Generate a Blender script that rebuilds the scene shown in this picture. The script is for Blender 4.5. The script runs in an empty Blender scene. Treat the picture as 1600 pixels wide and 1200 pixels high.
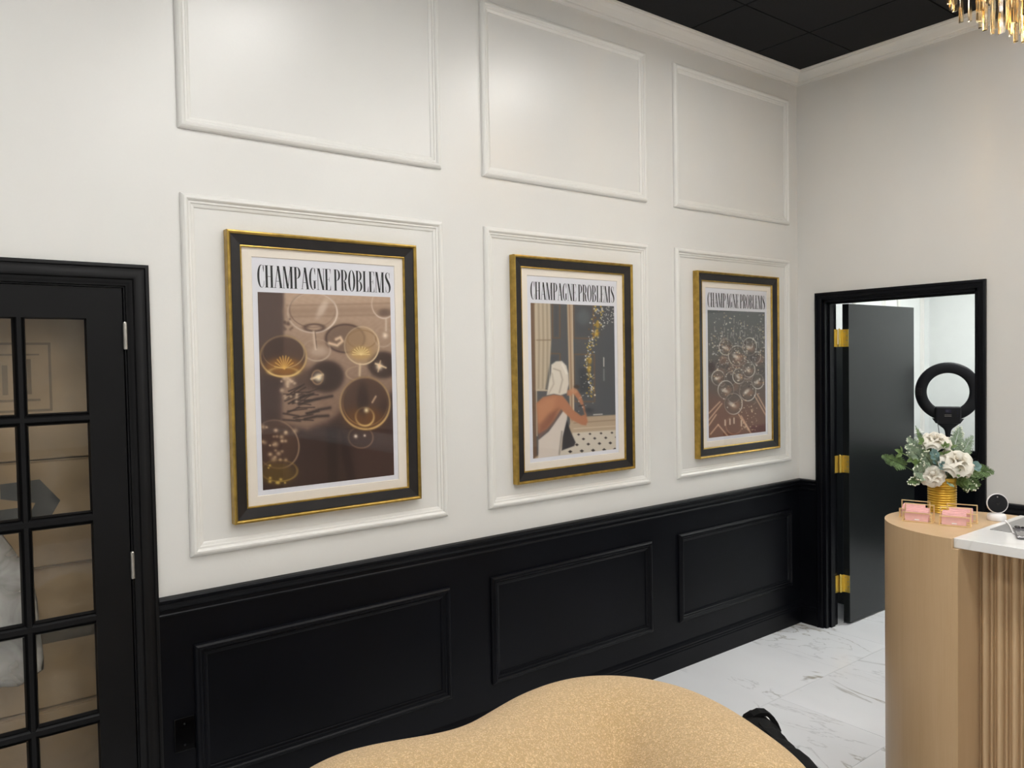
import bpy, bmesh, math, random
import numpy as np
from mathutils import Vector, Matrix

random.seed(7)
rng = np.random.default_rng(7)
SC = bpy.context.scene
COL = SC.collection

# ------------------------------------------------------------------ camera
CAM = np.array([-4.6988, -2.9522, 1.7850])
YAW, PITCH, ROLL, FPX = [math.radians(-37.7431), math.radians(-1.7019), math.radians(-1.0212), 1223.1173]
FW = np.array([-math.sin(YAW) * math.cos(PITCH), math.cos(YAW) * math.cos(PITCH), math.sin(PITCH)])
_r = np.array([math.cos(YAW), math.sin(YAW), 0.0])
_u = np.cross(_r, FW)
RT = math.cos(ROLL) * _r + math.sin(ROLL) * _u
UP = -math.sin(ROLL) * _r + math.cos(ROLL) * _u
cd = bpy.data.cameras.new('camera')
cam = bpy.data.objects.new('camera', cd)
COL.objects.link(cam)
cd.sensor_fit = 'HORIZONTAL'
cd.sensor_width = 36.0
cd.lens = FPX / 1600.0 * 36.0
cd.clip_start = 0.05
cam.matrix_world = Matrix(((RT[0], UP[0], -FW[0], CAM[0]), (RT[1], UP[1], -FW[1], CAM[1]),
                           (RT[2], UP[2], -FW[2], CAM[2]), (0, 0, 0, 1)))
SC.camera = cam


def ray(u, v):
    return FW + RT * (u - 800) / FPX - UP * (v - 600) / FPX


def on_plane(u, v, axis, val):            # pixel -> point on the plane (wall, floor, table top) it lies on
    d = ray(u, v)
    return CAM + d * (val - CAM[axis]) / d[axis]


# ------------------------------------------------------------------ world, exposure
w = bpy.data.worlds.new('world')
SC.world = w
w.use_nodes = True
w.node_tree.nodes['Background'].inputs[0].default_value = (0.75, 0.85, 1.0, 1)
w.node_tree.nodes['Background'].inputs[1].default_value = 0.6
SC.view_settings.view_transform = 'Standard'
SC.view_settings.look = 'None'
SC.view_settings.gamma = 1.0
SC.view_settings.use_curve_mapping = False
SC.view_settings.exposure = 0.0
PANEL_W = 18.0          # radiance of the ceiling light panels
PANEL_COL = (1.0, 0.985, 0.955)

# ------------------------------------------------------------------ materials
MATS = {}


def new_mat(name):
    m = bpy.data.materials.new(name)
    m.use_nodes = True
    nt = m.node_tree
    return m, nt, nt.nodes['Principled BSDF']


def srgb(r, g, b):
    f = lambda c: c / 12.92 if c <= 0.04045 else ((c + 0.055) / 1.055) ** 2.4
    return (f(r / 255), f(g / 255), f(b / 255), 1)


def noise(nt, scale, detail=3, coord='Object', vec=None, rough=0.5, dist=0.0):
    n = nt.nodes.new('ShaderNodeTexNoise')
    n.inputs['Scale'].default_value = scale
    n.inputs['Detail'].default_value = detail
    n.inputs['Roughness'].default_value = rough
    n.inputs['Distortion'].default_value = dist
    if vec is None:
        t = nt.nodes.new('ShaderNodeTexCoord')
        vec = t.outputs[coord]
    nt.links.new(vec, n.inputs['Vector'])
    return n


def mapped(nt, scale, coord='Object', rot=(0, 0, 0)):
    t = nt.nodes.new('ShaderNodeTexCoord')
    mp = nt.nodes.new('ShaderNodeMapping')
    mp.inputs['Scale'].default_value = scale
    mp.inputs['Rotation'].default_value = rot
    nt.links.new(t.outputs[coord], mp.inputs['Vector'])
    return mp.outputs['Vector']


def ramp(nt, src, stops):
    r = nt.nodes.new('ShaderNodeValToRGB')
    e = r.color_ramp.elements
    while len(e) < len(stops):
        e.new(0.5)
    for k, (p, c) in enumerate(stops):
        e[k].position = p
        e[k].color = c
    nt.links.new(src, r.inputs[0])
    return r


def bump(nt, b, src, strength, dist=0.01):
    bm_ = nt.nodes.new('ShaderNodeBump')
    bm_.inputs['Strength'].default_value = strength
    bm_.inputs['Distance'].default_value = dist
    nt.links.new(src, bm_.inputs['Height'])
    nt.links.new(bm_.outputs[0], b.inputs['Normal'])
    return bm_


def simple(name, col, rough=0.5, metal=0.0, vary=0.06, nscale=12, bstr=0.0, bscale=200, spec=0.5, coat=0.0):
    m, nt, b = new_mat(name)
    n = noise(nt, nscale)
    lo = tuple(c * (1 - vary) for c in col[:3]) + (1,)
    hi = tuple(min(1, c * (1 + vary)) for c in col[:3]) + (1,)
    r = ramp(nt, n.outputs[0], [(0.3, lo), (0.7, hi)])
    nt.links.new(r.outputs[0], b.inputs['Base Color'])
    b.inputs['Roughness'].default_value = rough
    b.inputs['Metallic'].default_value = metal
    b.inputs['Specular IOR Level'].default_value = spec
    b.inputs['Coat Weight'].default_value = coat
    b.inputs['Coat Roughness'].default_value = 0.1
    if bstr:
        n2 = noise(nt, bscale, 2)
        bump(nt, b, n2.outputs[0], bstr, 0.002)
    MATS[name] = m
    return m


simple('wall_white', (0.735, 0.727, 0.698), 0.30, vary=0.015, nscale=2.5, bstr=0.10, bscale=90, spec=0.5)
simple('trim_white', (0.78, 0.77, 0.735), 0.35, vary=0.01, nscale=4)
simple('wall_back_room', (0.80, 0.82, 0.81), 0.6, vary=0.01)
simple('black_paint', (0.0030, 0.0034, 0.0052), 0.34, vary=0.2, nscale=3, bstr=0.08, bscale=120, spec=0.15)
simple('black_door', (0.0062, 0.0062, 0.0068), 0.40, vary=0.15, nscale=4, bstr=0.06, bscale=150, spec=0.18)
simple('grey_door', (0.012, 0.014, 0.0145), 0.26, vary=0.1, nscale=3, spec=0.32)
simple('ceiling_black', (0.0075, 0.0078, 0.0095), 0.85, vary=0.25, nscale=60, bstr=0.5, bscale=260, spec=0.25)
simple('grid_black', (0.005, 0.005, 0.006), 0.6)
simple('gold_frame', (0.46, 0.305, 0.075), 0.32, metal=0.9, vary=0.22, nscale=30, bstr=0.1, bscale=300)
simple('gold_wire', (0.95, 0.74, 0.40), 0.28, metal=0.55, vary=0.03)
simple('brass', (0.86, 0.66, 0.17), 0.3, metal=0.85, vary=0.08)
simple('steel', (0.55, 0.53, 0.49), 0.35, metal=0.9, vary=0.08, nscale=60)
simple('frame_black', (0.011, 0.0085, 0.0085), 0.36, vary=0.3, nscale=20)
simple('mat_board', (0.88, 0.81, 0.71), 0.9, vary=0.01)
simple('paper', (0.80, 0.80, 0.85), 0.7, vary=0.005)
simple('ink', (0.006, 0.006, 0.007), 0.6, vary=0.1)
simple('pink_card', (0.80, 0.47, 0.46), 0.65, vary=0.05, nscale=80)
simple('white_plastic', (0.82, 0.80, 0.80), 0.35, vary=0.01)
simple('black_plastic', (0.006, 0.006, 0.008), 0.4, vary=0.1, spec=0.3)
simple('gloss_black', (0.0012, 0.0012, 0.0016), 0.12, vary=0.1, spec=0.2)
simple('lens', (0.003, 0.003, 0.004), 0.08, vary=0.1)
simple('grey_mat', (0.25, 0.25, 0.245), 0.6, vary=0.06, nscale=150)
simple('phone_body', (0.14, 0.13, 0.14), 0.25, metal=0.3)
simple('bag_black', (0.0035, 0.0035, 0.004), 0.65, vary=0.3, nscale=40, bstr=0.4, bscale=500, spec=0.18)
simple('petal', (0.85, 0.82, 0.74), 0.6, vary=0.05, nscale=40)
simple('petal_deep', (0.85, 0.80, 0.70), 0.6, vary=0.06, nscale=40)
simple('leaf_green', (0.105, 0.17, 0.045), 0.5, vary=0.35, nscale=45)
simple('leaf_sage', (0.26, 0.34, 0.23), 0.6, vary=0.25, nscale=60)
simple('leaf_blue', (0.13, 0.225, 0.215), 0.5, vary=0.2, nscale=45)
simple('leaf_fern', (0.12, 0.20, 0.07), 0.55, vary=0.35, nscale=60)
simple('sprig_white', (0.72, 0.76, 0.62), 0.6, vary=0.1, nscale=60)
simple('stem_brown', (0.16, 0.12, 0.07), 0.7)
simple('film', (0.55, 0.52, 0.48), 0.3)
simple('print_grey', (0.055, 0.062, 0.066), 0.7, vary=0.1)
simple('print_brown', (0.23, 0.155, 0.08), 0.8, vary=0.1)
simple('cabinet_dark', (0.05, 0.055, 0.055), 0.3)
simple('screen_grey', (0.03, 0.03, 0.05), 0.2)


def translucent(name, amount):                  # thin petals let light through
    m = MATS[name]
    nt = m.node_tree
    b = nt.nodes['Principled BSDF']
    tl = nt.nodes.new('ShaderNodeBsdfTranslucent')
    nt.links.new(b.inputs['Base Color'].links[0].from_socket, tl.inputs[0])
    mx = nt.nodes.new('ShaderNodeMixShader')
    mx.inputs[0].default_value = amount
    nt.links.new(b.outputs[0], mx.inputs[1]); nt.links.new(tl.outputs[0], mx.inputs[2])
    nt.links.new(mx.outputs[0], nt.nodes['Material Output'].inputs[0])


translucent('petal', .35)
translucent('petal_deep', .35)


def wood_mat():
    m, nt, b = new_mat('maple')
    v = mapped(nt, (9, 9, 0.55))
    n = noise(nt, 2.2, 5, vec=v, rough=0.6, dist=0.6)
    v2 = mapped(nt, (120, 120, 3))
    n2 = noise(nt, 2, 3, vec=v2)
    mx = nt.nodes.new('ShaderNodeMix')
    mx.data_type = 'FLOAT'
    mx.inputs[0].default_value = 0.35
    nt.links.new(n.outputs[0], mx.inputs[2])
    nt.links.new(n2.outputs[0], mx.inputs[3])
    r = ramp(nt, mx.outputs[0], [(0.25, (0.49, 0.335, 0.185, 1)), (0.5, (0.53, 0.37, 0.212, 1)), (0.8, (0.565, 0.405, 0.24, 1))])
    nt.links.new(r.outputs[0], b.inputs['Base Color'])
    b.inputs['Roughness'].default_value = 0.38
    bump(nt, b, n2.outputs[0], 0.06, 0.002)
    MATS['maple'] = m


wood_mat()


def marble(name, base, vein, warm, scale, rough, rot, thr=0.018, spec=0.5, per_tile=False):
    m, nt, b = new_mat(name)
    t = nt.nodes.new('ShaderNodeTexCoord')
    geo = nt.nodes.new('ShaderNodeNewGeometry')
    mp = nt.nodes.new('ShaderNodeMapping')
    mp.inputs['Rotation'].default_value = (0, 0, rot)
    mp.inputs['Scale'].default_value = scale
    nt.links.new(geo.outputs['Position'], mp.inputs['Vector'])
    if per_tile:                                     # every tile is cut from another part of the stone
        oi = nt.nodes.new('ShaderNodeObjectInfo')
        sc_ = nt.nodes.new('ShaderNodeMath'); sc_.operation = 'MULTIPLY'; sc_.inputs[1].default_value = 40.0
        nt.links.new(oi.outputs['Random'], sc_.inputs[0])
        cx = nt.nodes.new('ShaderNodeCombineXYZ')
        nt.links.new(sc_.outputs[0], cx.inputs[2])
        nt.links.new(cx.outputs[0], mp.inputs['Location'])
    n = noise(nt, 1.0, 7, vec=mp.outputs[0], rough=0.55, dist=0.9)

    def vein_mask(src, centre, width):
        s = nt.nodes.new('ShaderNodeMath'); s.operation = 'SUBTRACT'; s.inputs[1].default_value = centre
        nt.links.new(src, s.inputs[0])
        a = nt.nodes.new('ShaderNodeMath'); a.operation = 'ABSOLUTE'
        nt.links.new(s.outputs[0], a.inputs[0])
        return ramp(nt, a.outputs[0], [(0.0, (1, 1, 1, 1)), (width * 0.35, (0.75, 0.75, 0.75, 1)), (width, (0, 0, 0, 1))]).outputs[0]
    m1 = vein_mask(n.outputs[0], 0.5, thr)
    m2 = vein_mask(n.outputs[0], 0.60, thr * 0.5)
    patch = noise(nt, 2.3, 2, vec=mp.outputs[0])
    pr = ramp(nt, patch.outputs[0], [(0.42, (0, 0, 0, 1)), (0.62, (1, 1, 1, 1))])
    mul = nt.nodes.new('ShaderNodeMath'); mul.operation = 'MULTIPLY'
    nt.links.new(m1, mul.inputs[0]); nt.links.new(pr.outputs[0], mul.inputs[1])
    add = nt.nodes.new('ShaderNodeMath'); add.operation = 'MAXIMUM'
    nt.links.new(mul.outputs[0], add.inputs[0])
    mul2 = nt.nodes.new('ShaderNodeMath'); mul2.operation = 'MULTIPLY'; mul2.inputs[1].default_value = 0.45
    nt.links.new(m2, mul2.inputs[0]); nt.links.new(mul2.outputs[0], add.inputs[1])
    cl = noise(nt, 0.8, 3, vec=mp.outputs[0])
    cr = ramp(nt, cl.outputs[0], [(0.3, tuple(c * 0.90 for c in base) + (1,)), (0.7, tuple(base) + (1,))])
    vc = ramp(nt, patch.outputs[0], [(0.45, tuple(vein) + (1,)), (0.7, tuple(warm) + (1,))])
    mix = nt.nodes.new('ShaderNodeMix'); mix.data_type = 'RGBA'
    nt.links.new(add.outputs[0], mix.inputs[0])
    nt.links.new(cr.outputs[0], mix.inputs[6]); nt.links.new(vc.outputs[0], mix.inputs[7])
    nt.links.new(mix.outputs[2], b.inputs['Base Color'])
    b.inputs['Roughness'].default_value = rough
    b.inputs['Specular IOR Level'].default_value = spec
    MATS[name] = m


marble('floor_marble', (0.90, 0.915, 0.945), (0.40, 0.41, 0.43), (0.45, 0.42, 0.36), (2.3, 0.8, 1), 0.2, 0.18, 0.013, per_tile=True)
marble('counter_marble', (0.80, 0.80, 0.79), (0.62, 0.62, 0.60), (0.66, 0.64, 0.60), (2.2, 1.2, 1), 0.09, 0.9, 0.012)
simple('grout', (0.78, 0.80, 0.82), 0.8)


def boucle():
    m, nt, b = new_mat('boucle')
    t = nt.nodes.new('ShaderNodeTexCoord')
    v1 = nt.nodes.new('ShaderNodeTexVoronoi')
    v1.inputs['Scale'].default_value = 150
    n0 = noise(nt, 60, 3, vec=t.outputs['Object'], dist=1.5)
    mixv = nt.nodes.new('ShaderNodeMix'); mixv.data_type = 'RGBA'; mixv.inputs[0].default_value = 0.03
    nt.links.new(t.outputs['Object'], mixv.inputs[6]); nt.links.new(n0.outputs['Color'], mixv.inputs[7])
    nt.links.new(mixv.outputs[2], v1.inputs['Vector'])
    n1 = noise(nt, 190, 3, vec=t.outputs['Object'], dist=2.0)
    ad = nt.nodes.new('ShaderNodeMath'); ad.operation = 'SUBTRACT'
    nt.links.new(n1.outputs[0], ad.inputs[0]); nt.links.new(v1.outputs['Distance'], ad.inputs[1])
    r = ramp(nt, ad.outputs[0], [(0.0, (0.62, 0.42, 0.21, 1)), (0.22, (0.83, 0.60, 0.335, 1)), (0.5, (0.92, 0.71, 0.435, 1))])
    nt.links.new(r.outputs[0], b.inputs['Base Color'])
    b.inputs['Roughness'].default_value = 0.95
    b.inputs['Specular IOR Level'].default_value = 0.15
    b.inputs['Sheen Weight'].default_value = 0.25
    b.inputs['Sheen Roughness'].default_value = 0.4
    bump(nt, b, ad.outputs[0], 0.7, 0.006)
    MATS['boucle'] = m


boucle()


def cardboard():
    m, nt, b = new_mat('cardboard')
    n = noise(nt, 3, 4)
    v2 = mapped(nt, (60, 1, 1))
    n2 = noise(nt, 3, 2, vec=v2)
    r = ramp(nt, n.outputs[0], [(0.3, (0.40, 0.265, 0.14, 1)), (0.7, (0.54, 0.385, 0.225, 1))])
    nt.links.new(r.outputs[0], b.inputs['Base Color'])
    b.inputs['Roughness'].default_value = 0.8
    bump(nt, b, n2.outputs[0], 0.15, 0.002)
    MATS['cardboard'] = m


cardboard()


def pane_mat(name, tint=(1, 1, 1), fres=1.45, gloss=0.03, haze=0.0, hazecol=(0.5, 0.5, 0.5), boost=1.0):
    m = bpy.data.materials.new(name)
    m.use_nodes = True
    nt = m.node_tree
    nt.nodes.remove(nt.nodes['Principled BSDF'])
    out = nt.nodes['Material Output']
    tr = nt.nodes.new('ShaderNodeBsdfTransparent')
    tr.inputs[0].default_value = (*tint, 1)
    gl = nt.nodes.new('ShaderNodeBsdfGlossy')
    gl.inputs['Roughness'].default_value = gloss
    fr = nt.nodes.new('ShaderNodeFresnel')
    fr.inputs[0].default_value = fres
    mul = nt.nodes.new('ShaderNodeMath'); mul.operation = 'MULTIPLY'; mul.inputs[1].default_value = boost
    geo = nt.nodes.new('ShaderNodeNewGeometry')
    inv = nt.nodes.new('ShaderNodeMath'); inv.operation = 'SUBTRACT'; inv.inputs[0].default_value = 1.0
    nt.links.new(geo.outputs['Backfacing'], inv.inputs[1])          # reflect at the outer face of the sheet only
    m0 = nt.nodes.new('ShaderNodeMath'); m0.operation = 'MULTIPLY'
    nt.links.new(fr.outputs[0], m0.inputs[0]); nt.links.new(inv.outputs[0], m0.inputs[1])
    nt.links.new(m0.outputs[0], mul.inputs[0])
    mx = nt.nodes.new('ShaderNodeMixShader')
    nt.links.new(mul.outputs[0], mx.inputs[0])
    src = tr.outputs[0]
    if haze:
        df = nt.nodes.new('ShaderNodeBsdfDiffuse')
        df.inputs[0].default_value = (*hazecol, 1)
        n = noise(nt, 7, 5, dist=1.2)
        rr = ramp(nt, n.outputs[0], [(0.35, (haze * 0.35,) * 3 + (1,)), (0.7, (haze,) * 3 + (1,))])
        m2 = nt.nodes.new('ShaderNodeMixShader')
        nt.links.new(rr.outputs[0], m2.inputs[0])
        nt.links.new(tr.outputs[0], m2.inputs[1]); nt.links.new(df.outputs[0], m2.inputs[2])
        src = m2.outputs[0]
    nt.links.new(src, mx.inputs[1]); nt.links.new(gl.outputs[0], mx.inputs[2])
    nt.links.new(mx.outputs[0], out.inputs[0])
    MATS[name] = m


pane_mat('picture_glass', (0.97, 0.97, 0.97), 1.45, 0.02)
pane_mat('door_glass', (0.93, 0.93, 0.92), 1.5, 0.02)
pane_mat('wrap_film', (0.95, 0.95, 0.95), 1.4, 0.14, 0.16, (0.85, 0.80, 0.72))
pane_mat('plastic_bag', (0.92, 0.92, 0.92), 1.4, 0.15, 0.75, (0.85, 0.84, 0.82))
pane_mat('clear_case', (0.9, 0.9, 0.9), 1.45, 0.05, 0.25, (0.7, 0.7, 0.7))


def crystal_mat():
    m, nt, b = new_mat('crystal')
    b.inputs['Base Color'].default_value = (1.0, 0.90, 0.70, 1)
    b.inputs['Roughness'].default_value = 0.05
    b.inputs['Transmission Weight'].default_value = 1.0
    b.inputs['IOR'].default_value = 1.52
    n = noise(nt, 60, 2)
    bump(nt, b, n.outputs[0], 0.05, 0.002)
    MATS['crystal'] = m


crystal_mat()


def vase_mat():
    m, nt, b = new_mat('vase_gold')
    n = noise(nt, 25, 3)
    r = ramp(nt, n.outputs[0], [(0.3, (0.60, 0.36, 0.045, 1)), (0.7, (0.74, 0.49, 0.08, 1))])
    nt.links.new(r.outputs[0], b.inputs['Base Color'])
    b.inputs['Roughness'].default_value = 0.3
    b.inputs['Metallic'].default_value = 0.75
    MATS['vase_gold'] = m


vase_mat()


def emit(name, col, s):
    m = bpy.data.materials.new(name)
    m.use_nodes = True
    nt = m.node_tree
    nt.nodes.remove(nt.nodes['Principled BSDF'])
    e = nt.nodes.new('ShaderNodeEmission')
    e.inputs[0].default_value = (*col, 1)
    e.inputs[1].default_value = s
    nt.links.new(e.outputs[0], nt.nodes['Material Output'].inputs[0])
    MATS[name] = m


emit('panel_glow', PANEL_COL, PANEL_W)
emit('panel_glow_cool', (0.98, 1.0, 0.975), 36.0)
emit('bulb_glow', (1.0, 0.62, 0.24), 150.0)


def print_mat():
    m, nt, b = new_mat('photo_print')
    a = nt.nodes.new('ShaderNodeVertexColor')
    a.layer_name = 'ink'
    nt.links.new(a.outputs[0], b.inputs['Base Color'])
    b.inputs['Roughness'].default_value = 0.5
    b.inputs['Specular IOR Level'].default_value = 0.3
    MATS['photo_print'] = m


print_mat()


# ------------------------------------------------------------------ mesh helpers
class MB:
    def __init__(self):
        self.v = []
        self.f = []

    def add(self, vs, fs):
        o = len(self.v)
        self.v += [tuple(map(float, p)) for p in vs]
        self.f += [tuple(i + o for i in f) for f in fs]
        return self

    def box(self, x0, x1, y0, y1, z0, z1):
        return self.add([(x0, y0, z0), (x1, y0, z0), (x1, y1, z0), (x0, y1, z0), (x0, y0, z1), (x1, y0, z1), (x1, y1, z1), (x0, y1, z1)],
                        [(0, 3, 2, 1), (4, 5, 6, 7), (0, 1, 5, 4), (1, 2, 6, 5), (2, 3, 7, 6), (3, 0, 4, 7)])

    def prism(self, pts, z0, z1):
        n = len(pts)
        self.add([(x, y, z0) for x, y in pts] + [(x, y, z1) for x, y in pts],
                 [tuple(range(n - 1, -1, -1)), tuple(range(n, 2 * n))] + [(i, (i + 1) % n, n + (i + 1) % n, n + i) for i in range(n)])
        return self

    def loft(self, rings, cap=True, closed=True):
        n = len(rings[0])
        vs = [p for r in rings for p in r]
        fs = []
        for k in range(len(rings) - 1):
            for i in range(n if closed else n - 1):
                j = (i + 1) % n
                fs.append((k * n + i, k * n + j, (k + 1) * n + j, (k + 1) * n + i))
        if cap:
            fs.append(tuple(range(n - 1, -1, -1)))
            fs.append(tuple((len(rings) - 1) * n + i for i in range(n)))
        return self.add(vs, fs)

    def lathe(self, prof, c=(0, 0, 0), n=24, cap=True):
        rings = [[(c[0] + r * math.cos(2 * math.pi * i / n), c[1] + r * math.sin(2 * math.pi * i / n), c[2] + z) for i in range(n)] for r, z in prof]
        return self.loft(rings, cap)

    def tube(self, pts, r, n=8, closed=False):
        pts = [Vector(p) for p in pts]
        m = len(pts)
        rings = []
        ref = Vector((0.13, 0.21, 0.97))
        for i, p in enumerate(pts):
            if closed:
                t = pts[(i + 1) % m] - pts[i - 1]
            else:
                t = pts[min(i + 1, m - 1)] - pts[max(i - 1, 0)]
            t.normalize()
            a = t.cross(ref)
            if a.length < 0.05:
                a = t.cross(Vector((1, 0, 0)))
            a.normalize()
            b_ = t.cross(a)
            rr = r[i] if isinstance(r, (list, tuple)) else r
            rings.append([p + (a * math.cos(2 * math.pi * k / n) + b_ * math.sin(2 * math.pi * k / n)) * rr for k in range(n)])
        if closed:
            rings.append(rings[0])
        return self.loft(rings, cap=not closed)

    def bar(self, a, b_, w, h=None):                     # square section bar
        h = h or w
        a, b_ = Vector(a), Vector(b_)
        t = (b_ - a).normalized()
        s = t.cross(Vector((0, 0, 1)))
        if s.length < 0.05:
            s = t.cross(Vector((1, 0, 0)))
        s.normalize()
        q = s.cross(t)
        rg = [[p + s * (w / 2 * i) + q * (h / 2 * j) for i, j in ((-1, -1), (1, -1), (1, 1), (-1, 1))] for p in (a, b_)]
        return self.loft(rg)

    def rect_ring(self, x0, x1, z0, z1, prof, y=0.0, sgn=-1):     # mitred moulding on a wall y=const; prof = (inset, proud)
        rings = []
        for d, h in prof:
            yy = y + sgn * h
            rings.append([(x0 + d, yy, z0 + d), (x1 - d, yy, z0 + d), (x1 - d, yy, z1 - d), (x0 + d, yy, z1 - d)])
        return self.loft(rings, cap=False)

    def sweep(self, path, prof, closed=False):            # plan polyline; prof=(offset to the right of travel, z)
        P = [Vector((p[0], p[1])) for p in path]
        n = len(P)
        rings = []
        for i in range(n):
            d0 = (P[i] - P[i - 1]).normalized() if i > 0 or closed else (P[1] - P[0]).normalized()
            d1 = (P[(i + 1) % n] - P[i]).normalized() if i < n - 1 or closed else d0
            n0 = Vector((d0.y, -d0.x)); n1 = Vector((d1.y, -d1.x))
            m = (n0 + n1)
            m = m / max(1e-6, m.dot(n0)) if m.length > 1e-6 else n0
            rings.append([(P[i].x + m.x * o, P[i].y + m.y * o, z) for o, z in prof])
        return self.loft(rings, cap=True, closed=True)

    def mesh(self, name, smooth=False):
        me = bpy.data.meshes.new(name)
        me.from_pydata(self.v, [], self.f)
        bm = bmesh.new()
        bm.from_mesh(me)
        bmesh.ops.recalc_face_normals(bm, faces=bm.faces)
        bm.to_mesh(me)
        bm.free()
        if smooth:
            for p in me.polygons:
                p.use_smooth = True
        return me

    def build(self, name, mat, parent=None, smooth=False, bevel=0.0, seg=2, subsurf=0, auto=False):
        me = self.mesh(name, smooth)
        return link(name, me, mat, parent, bevel, seg, subsurf, auto)


def link(name, me, mat, parent=None, bevel=0.0, seg=2, subsurf=0, auto=False):
    o = bpy.data.objects.new(name, me)
    COL.objects.link(o)
    if mat and not me.materials:
        me.materials.append(MATS[mat])
    if parent is not None:
        o.parent = parent
        o.matrix_parent_inverse = parent_inv(parent)
    if bevel:
        b = o.modifiers.new('bevel', 'BEVEL')
        b.width = bevel
        b.segments = seg
        b.limit_method = 'ANGLE'
        b.angle_limit = math.radians(40)
    if subsurf:
        s = o.modifiers.new('sub', 'SUBSURF')
        s.levels = subsurf
        s.render_levels = subsurf
    if auto:
        for p in me.polygons:
            p.use_smooth = True
        me.set_sharp_from_angle(angle=math.radians(35))
    return o


def local_matrix(o):
    m = Matrix.LocRotScale(o.location, o.rotation_euler, o.scale)
    if o.parent is not None:
        return local_matrix(o.parent) @ o.matrix_parent_inverse @ m
    return m


def parent_inv(p):
    return local_matrix(p).inverted()


def empty(name, loc, label, cat, group=None):
    o = bpy.data.objects.new(name, None)
    COL.objects.link(o)
    o.location = loc
    o.empty_display_size = 0.05
    return tag(o, label, cat, group)


def tag(o, label=None, cat=None, group=None, kind=None):
    if label:
        o['label'] = label
    if cat:
        o['category'] = cat
    if group:
        o['group'] = group
    if kind:
        o['kind'] = kind
    return o


def struct(o, label, cat=None):
    return tag(o, label, cat, kind='structure')


def copy_part(o, parent, loc=None, rot=None, scl=None):
    c = o.copy()
    COL.objects.link(c)
    c.parent = parent
    c.matrix_parent_inverse = Matrix() if parent is None else parent_inv(parent)
    if loc is not None:
        c.location = loc
    if rot is not None:
        c.rotation_euler = rot
    if scl is not None:
        c.scale = scl
    return c


# ------------------------------------------------------------------ room dimensions (metres)
CEIL = 3.632
RAIL = 0.967
XW, YS = -7.2, -6.2                    # far ends of the room behind the camera
DA0, DA1, DATOP = -4.913, -4.100, 2.058   # french door leaf
CA = 0.076                             # casing width round it
DB0, DB1, DBTOP = -0.175, -1.103, 2.142   # doorway in the right wall (y range)
CB = 0.045
T = 0.12

# floor ------------------------------------------------------------
floor = MB().box(XW - .12, 2.5, YS - .12, 1.8, -0.06, -0.004).build('floor', 'grout')
struct(floor, 'white veined marble tile floor', 'floor')
tile_me = MB().box(-.5, .5, -.5, .5, -0.004, 0).mesh('floor_tile')
TW, TL = 1.2, 0.6
first = True
row = 0
y = -0.596 + 0.6
while y > YS:
    y0, y1 = max(y - TL, YS), min(y, 0.0)
    xo = -0.55 + (0.6 if row % 2 else 0.0) + 1.2
    x = xo
    while x > XW:
        x0, x1 = max(x - TW, XW), min(x, 0.0)
        if x1 - x0 > 0.02 and y1 - y0 > 0.02:
            o = link('floor_tile', tile_me, 'floor_marble', floor)
            o.location = ((x0 + x1) / 2, (y0 + y1) / 2, 0)
            o.scale = (x1 - x0 - .0018, y1 - y0 - .0018, 1)
        x -= TW
    y -= TL
    row += 1
for i in range(2):
    for j in range(4):
        o = link('floor_tile', tile_me, 'floor_marble', floor)
        o.location = (0.6 + i * 1.2, 0.1 - j * 0.6, 0)
        o.scale = (1.1975, .5975, 1)

# ceiling ------------------------------------------------------------
ceiling = MB().box(XW - .12, .12, YS - .12, .12, CEIL + .012, CEIL + .10).build('ceiling', 'grid_black')
struct(ceiling, 'black drop ceiling of square acoustic tiles', 'ceiling')
GX, GY, GS = -0.55, -0.428, 0.6
LIGHTS = [(a, b) for b in (-1.328, -2.528, -3.728, -4.928) for a in (-3.25, -1.45, -5.05)]  # the two middle rows are added to lift floor, sofa and desk
ct = MB().box(-.5, .5, -.5, .5, CEIL - .001, CEIL + .012)
ct_me = ct.mesh('ceiling_tile')
gx = [0.0] + [GX - GS * k for k in range(20) if GX - GS * k > XW] + [XW]
gy = [0.0] + [GY - GS * k for k in range(20) if GY - GS * k > YS] + [YS]
for i in range(len(gx) - 1):
    for j in range(len(gy) - 1):
        cx, cy = (gx[i] + gx[i + 1]) / 2, (gy[j] + gy[j + 1]) / 2
        if any(abs(cx - a) < .2 and abs(cy - b) < .2 for a, b in LIGHTS):
            continue
        sx, sy = gx[i] - gx[i + 1], gy[j] - gy[j + 1]
        if sx < 0.03 or sy < 0.03:
            continue
        o = link('ceiling_tile', ct_me, 'ceiling_black', ceiling)
        o.location = (cx, cy, 0)
        o.scale = (sx - .009, sy - .009, 1)
ROWS = {-1.328: 'nearest the picture wall', -2.528: 'added in the second row to brighten floor, sofa and desk', -3.728: 'added in the third row to brighten floor, sofa and desk', -4.928: 'in the row by the back wall'}
COLS = {-3.25: 'middle', -1.45: 'desk side', -5.05: 'door side'}
lf = MB().box(-.298, .298, -.298, -.275, -.006, .014).box(-.298, .298, .275, .298, -.006, .014).box(-.298, -.275, -.275, .275, -.006, .014).box(.275, .298, -.275, .275, -.006, .014).mesh('light_frame')
ld = MB().box(-.275, .275, -.275, .275, -.002, .010).mesh('diffuser')
for k, (a, b) in enumerate(LIGHTS):
    e = empty('ceiling_light', (a, b, CEIL), COLS[a] + ' square ceiling light panel ' + ROWS[b], 'light', 'ceiling light panels')
    f = link('light_frame', lf, 'white_plastic', e); f.matrix_parent_inverse = Matrix()
    d = link('diffuser', ld, 'panel_glow', e); d.matrix_parent_inverse = Matrix()

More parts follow.
